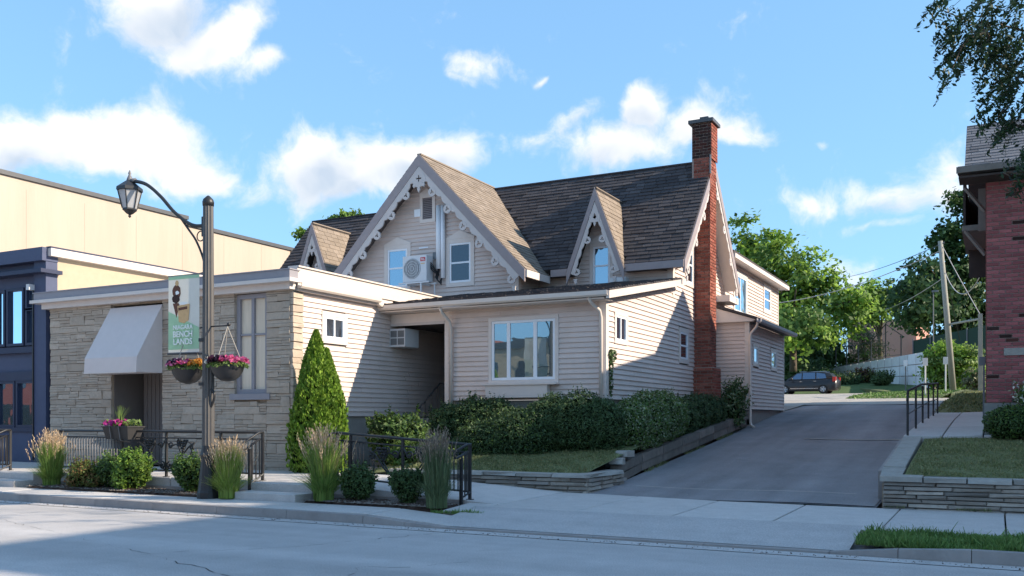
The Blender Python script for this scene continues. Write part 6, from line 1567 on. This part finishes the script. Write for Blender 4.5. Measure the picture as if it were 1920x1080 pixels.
for f in (0, .25, .5, .75, 1): p = a.lerp(b_, f); q = MB(); q.tube([(p.x, p.y - .06, 3), (p.x, p.y - .06, z1 - .6 * (1 - f) + .1)], .05, 6); q.build('post', 'grey_iron', scr)
p = px(1750, 717, 62); pl_ = thing('lot_light', 'thin dark light pole left of the leaning utility pole', 'light pole', tuple(p)); zt = px(1750, 548, 62).z
q = MB(); q.tube([tuple(p), (p.x, p.y, zt)], .035, 7); q.build('post', 'grey_iron', pl_); part('lamp_head', 'ac_dark', pl_, (p.x - .1, p.x + .3, p.y - .12, p.y + .12, zt, zt + .12))
# utility pole and wires
up_ = thing('utility_pole', 'leaning weathered wooden utility pole beyond the drive', 'utility pole', tuple(px(1787, 724, 50)))
pb, pt_ = px(1787, 724, 50), px(1763, 452, 50)
b = MB(); b.tube([tuple(pb - Vector((0, 0, .3))), tuple(pb.lerp(pt_, .5)), tuple(pt_)], .17, 12, .12); b.build('pole', 'pole_wood', up_, smooth=True)
b = MB(); b.tube([tuple(pb.lerp(pt_, .97) + Vector((-.15, 0, 0))), tuple(pb.lerp(pt_, .97) + Vector((.2, 0, .15)))], .05, 6); b.build('insulator', 'ac_dark', up_)
stub = px(1838, 625, 46); part('guy_stub', 'pole_wood', up_, (stub.x - .1, stub.x + .1, stub.y, stub.y + .2, 2.6, px(1838, 588, 46).z))
q = MB(); q.tube([tuple(px(1781, 608, 50)), tuple(px(1838, 598, 46))], .06, 6); q.build('strut', 'pole_wood', up_)
def wire(a, b_, sag, r, label, m='wire_mat', name='wire'):
    w = MB(); w.tube([tuple(Vector(a).lerp(Vector(b_), k / 14) - Vector((0, 0, sag * 4 * (k / 14) * (1 - k / 14)))) for k in range(15)], r, 5)
    tag(w.build(name, m), label, 'wire', 'wires on the utility pole')
wire(px(1763, 470, 50), px(1440, 570, 62), .5, .024, 'bright thick service wire sagging from the pole to the locust')
wire(px(1763, 458, 50), px(1570, 522, 90), .3, .02, 'thin high wire from the pole top to the left', 'cable')
wire(px(1766, 460, 50), px(1838, 590, 46), .05, .02, 'taut guy wire from the pole top to the wooden stub')
wire(px(1772, 510, 50), px(1850, 490, 40), 1.3, .022, 'slack wire loop from the pole to the brick house')
wire(px(1770, 520, 50), px(1660, 580, 80), .2, .022, 'lower wire from the pole towards the dark maple')
wire(px(1772, 500, 50), px(1800, 640, 54), .1, .02, 'guy wire behind the pole to the round bush', 'cable')
for k, (x, yb, yt, t, lb) in enumerate(((1735, 735, 672, 44, 'left small white sign on a thin post by the handrail'), (1773, 737, 670, 46, 'right small white sign on a thin post by the utility pole'), (1698, 740, 676, 56, 'faint far sign post in front of the block wall'))):
    p = px(x, yb, t); zt = px(x, yt, t).z; s = thing('sign_post', lb, 'sign', tuple(p), group='sign posts on the far lawn')
    q = MB(); q.tube([tuple(p - Vector((0, 0, .3))), (p.x, p.y, zt)], .04, 6); q.build('post', 'sign_white' if k < 2 else 'grey_iron', s); part('plate', 'sign_white' if k < 2 else 'wall_block', s, (p.x - .11, p.x + .11, p.y - .08, p.y - .05, zt - .35, zt + .02))
for k, (x, y, t, rx, rz, lb) in enumerate(((1588, 717, 74, 20, 11, 'left clipped bush on the bank beside the parked car'), (1652, 713, 70, 18, 11, 'right clipped bush on the bank below the block wall'), (1560, 716, 77, 14, 9, 'clipped bush right behind the parked car'))):
    e = E(x, y, t, rx, rz); shrub('bank_bush', lb, 'bush', (e[0], e[1], e[2] - e[5] * .9), [e, (e[0] + e[3] * .5, e[1], e[2] + .1, e[3] * .7, e[4] * .7, e[5] * .8)], 'leaf_hedge', .16, 260, group='clipped bushes on the bank', m2='leaf_dark', f2=.3)
e = E(1620, 706, 76, 24, 11); shrub('flowering_shrub', 'reddish flowering shrub between the clipped bank bushes', 'bush', (e[0], e[1], e[2] - .6), [e], 'leaf_rust', .16, 200, jit=.2, m2='leaf_purple', f2=.4)
b = MB(); pts = [px(1560, 737, 70), px(1640, 738, 66), px(1700, 745, 60), px(1725, 752, 55), px(1700, 738, 60), px(1640, 728, 70), px(1560, 722, 76)]
b.add([tuple(p) for p in pts] + [(p.x, p.y, p.z - 1.5) for p in pts], [(0, 1, 2, 3, 4, 5, 6)] + [(i, i + 7, (i + 1) % 7 + 7, (i + 1) % 7) for i in range(7)]); struct(b.build('planted_bank', 'soil_grass'))
# ================================================================== CAR
CP = px(1513, 741, 68); car = thing('parked_car', 'dark grey compact people carrier parked facing left in the lot', 'car', (CP.x, CP.y, dz(CP.y) + .0), RAD(-3))
CM = WM[car.name]
def cbuild(b, name, m, parent=car, smooth=False):
    return inst(name, make_mesh(name, b.v, b.f, m, smooth), parent, CM)
def loft(secs, name, m, parent=car):
    """secs: list of (x, [(y,z)...]) rings"""
    b = MB(); n = len(secs[0][1]); pts = [(x, y, z) for x, r in secs for y, z in r]
    fs = [(i * n + k, i * n + (k + 1) % n, (i + 1) * n + (k + 1) % n, (i + 1) * n + k) for i in range(len(secs) - 1) for k in range(n)] + [tuple(range(n)), tuple(range((len(secs) - 1) * n, len(secs) * n))]
    b.add(pts, fs); return cbuild(b, name, m, parent, True)
def ring_(w, z0, z1, tw): return [(-w, z0 + .1), (-w, z0), (w, z0), (w, z0 + .1), (w * 1.01, (z0 + z1) / 2), (tw, z1), (tw * .8, z1 + .03), (-tw * .8, z1 + .03), (-tw, z1), (-w * 1.01, (z0 + z1) / 2)]
body = loft([(-2.25, ring_(.62, .35, .62, .5)), (-2.18, ring_(.78, .24, .72, .66)), (-1.7, ring_(.87, .2, .86, .78)), (-1.2, ring_(.9, .2, .98, .84)), (0, ring_(.9, .2, 1.0, .86)), (1.5, ring_(.9, .2, 1.02, .86)), (2.1, ring_(.86, .24, 1.02, .8)), (2.24, ring_(.76, .34, .95, .7))], 'body', 'car_paint')
def ring2(w, z0, tw, z1): return [(-w, z0), (w, z0), (tw, z1 - .05), (tw * .9, z1), (-tw * .9, z1), (-tw, z1 - .05)]
cab = loft([(-1.3, ring2(.82, .97, .8, 1.03)), (-.55, ring2(.84, .98, .66, 1.53)), (.2, ring2(.84, .98, .66, 1.62)), (1.3, ring2(.84, 1.0, .66, 1.58)), (1.75, ring2(.82, 1.0, .64, 1.50)), (2.15, ring2(.78, 1.0, .74, 1.06))], 'cabin', 'car_paint')
for s in (-1, 1):
    for q in ([(-.95, 1.06), (-.2, 1.06), (-.2, 1.5), (-.55, 1.46)], [(-.12, 1.06), (.78, 1.06), (.74, 1.53), (-.12, 1.53)], [(.86, 1.06), (1.55, 1.1), (1.45, 1.42), (.84, 1.52)]):
        b = MB(); yy = lambda z: s * (.845 - (z - .98) * .30 + .012)
        b.add([(x, yy(z), z) for x, z in q] + [(x, yy(z) - s * .02, z) for x, z in q], [(0, 1, 2, 3), (7, 6, 5, 4)]); cbuild(b, 'side_window', 'glass_car', cab)
    for x in (-1.38, 1.33):
        b = MB(); b.tube([(x, s * .72, .32), (x, s * .915, .32)], .325, 22); w = cbuild(b, 'wheel', 'tyre')
        b = MB(); b.tube([(x, s * .80, .32), (x, s * .922, .32)], .215, 18); r_ = cbuild(b, 'rim', 'ac_dark', w)
        for k in range(5):
            a_ = 2 * math.pi * k / 5; b = MB(); b.tube([(x, s * .925, .32), (x + .2 * math.cos(a_), s * .925, .32 + .2 * math.sin(a_))], .03, 5); cbuild(b, 'spoke', 'rim', w)
    b = MB(); b.box(-.3, -.12, s * .9, s * .935, .86, .89); b.box(.68, .86, s * .9, s * .935, .88, .91); cbuild(b, 'door_handle', 'chrome', body)
    b = MB(); b.box(-1.0, 1.0, s * .9, s * .925, .36, .40); cbuild(b, 'sill_trim', 'chrome', body)
    b = MB(); b.box(1.98, 2.2, s * .62 if s > 0 else -.86, .86 if s > 0 else s * .62, .86, 1.2); cbuild(b, 'tail_light', 'tail_red', body)
    b = MB(); b.ball((-.88, s * .98, 1.1), .1, 8, 5); cbuild(b, 'mirror', 'car_paint', body, True)
    b = MB(); b.box(-2.2, -1.95, s * .5 if s > 0 else -.76, .76 if s > 0 else s * .5, .62, .74); cbuild(b, 'headlight', 'chrome', body)
    b = MB(); b.tube([(-.4, s * .55, 1.6), (1.5, s * .55, 1.6)], .02, 5); cbuild(b, 'roof_rail', 'chrome', cab)
b = MB(); b.add([(-1.22, -.74, 1.06), (-1.22, .74, 1.06), (-.6, .6, 1.51), (-.6, -.6, 1.51)], [(0, 1, 2, 3)]); cbuild(b, 'windscreen', 'glass_car', cab)

# ================================================================== small litter of the street
def scatter(name, label, cat, pts, m, s0, s1):
    b = MB()
    for (x, y, z) in pts:
        s = rng.uniform(s0, s1); a = rng.uniform(0, 6.28); c, d = math.cos(a) * s, math.sin(a) * s
        b.add([(x - c, y - d, z), (x + d, y - c, z), (x + c, y + d, z), (x - d, y + c, z), (x, y, z + s * rng.uniform(.3, 1.1))], [(0, 1, 4), (1, 2, 4), (2, 3, 4), (3, 0, 4)])
    return tag(b.build(name, m), label, cat, kind='stuff')
scatter('gutter_grit', 'loose grit and crumbs lying along the kerb', 'grit', [(rng.uniform(-24, 2), 11.3 - abs(rng.gauss(0, .12)), .008) for _ in range(900)], 'mulch', .004, .016)
scatter('mulch_chips', 'dark bark chips covering the planting beds', 'mulch', [(rng.choice((rng.uniform(-18.2, -12.3), rng.uniform(-10.6, -7.9))), rng.uniform(12.46, 13.15), .19) for _ in range(2600)], 'timber', .012, .035)
scatter('drive_grit', 'pale grit scattered on the asphalt drive', 'grit', [(rng.uniform(-6.8, -1.9), yy_, dz(yy_) + .012) for yy_ in [rng.uniform(16, 30) for _ in range(350)]], 'cap', .004, .014)
turf('kerb_weeds', 'small weeds in the joint where the kerb drops to the drive', 500, -7.95, -7.0, 12.38, 12.44, lambda a, b: .12, 'turf_bright', .06, .008)
turf('drive_weeds', 'thin weeds along the foot of the timber edging', 900, -6.92, -6.82, 18, 28, lambda a, b: dz(b), 'turf', .06, .008, bare=lambda a, b: math.sin(b * 2.1) > .1)
turf('wall_weeds', 'thin weeds at the foot of the right stone wall', 500, -1.6, 2.4, 15.78, 15.86, lambda a, b: .2, 'turf', .04, .008, bare=lambda a, b: math.sin(a * 5.1) > -.3)
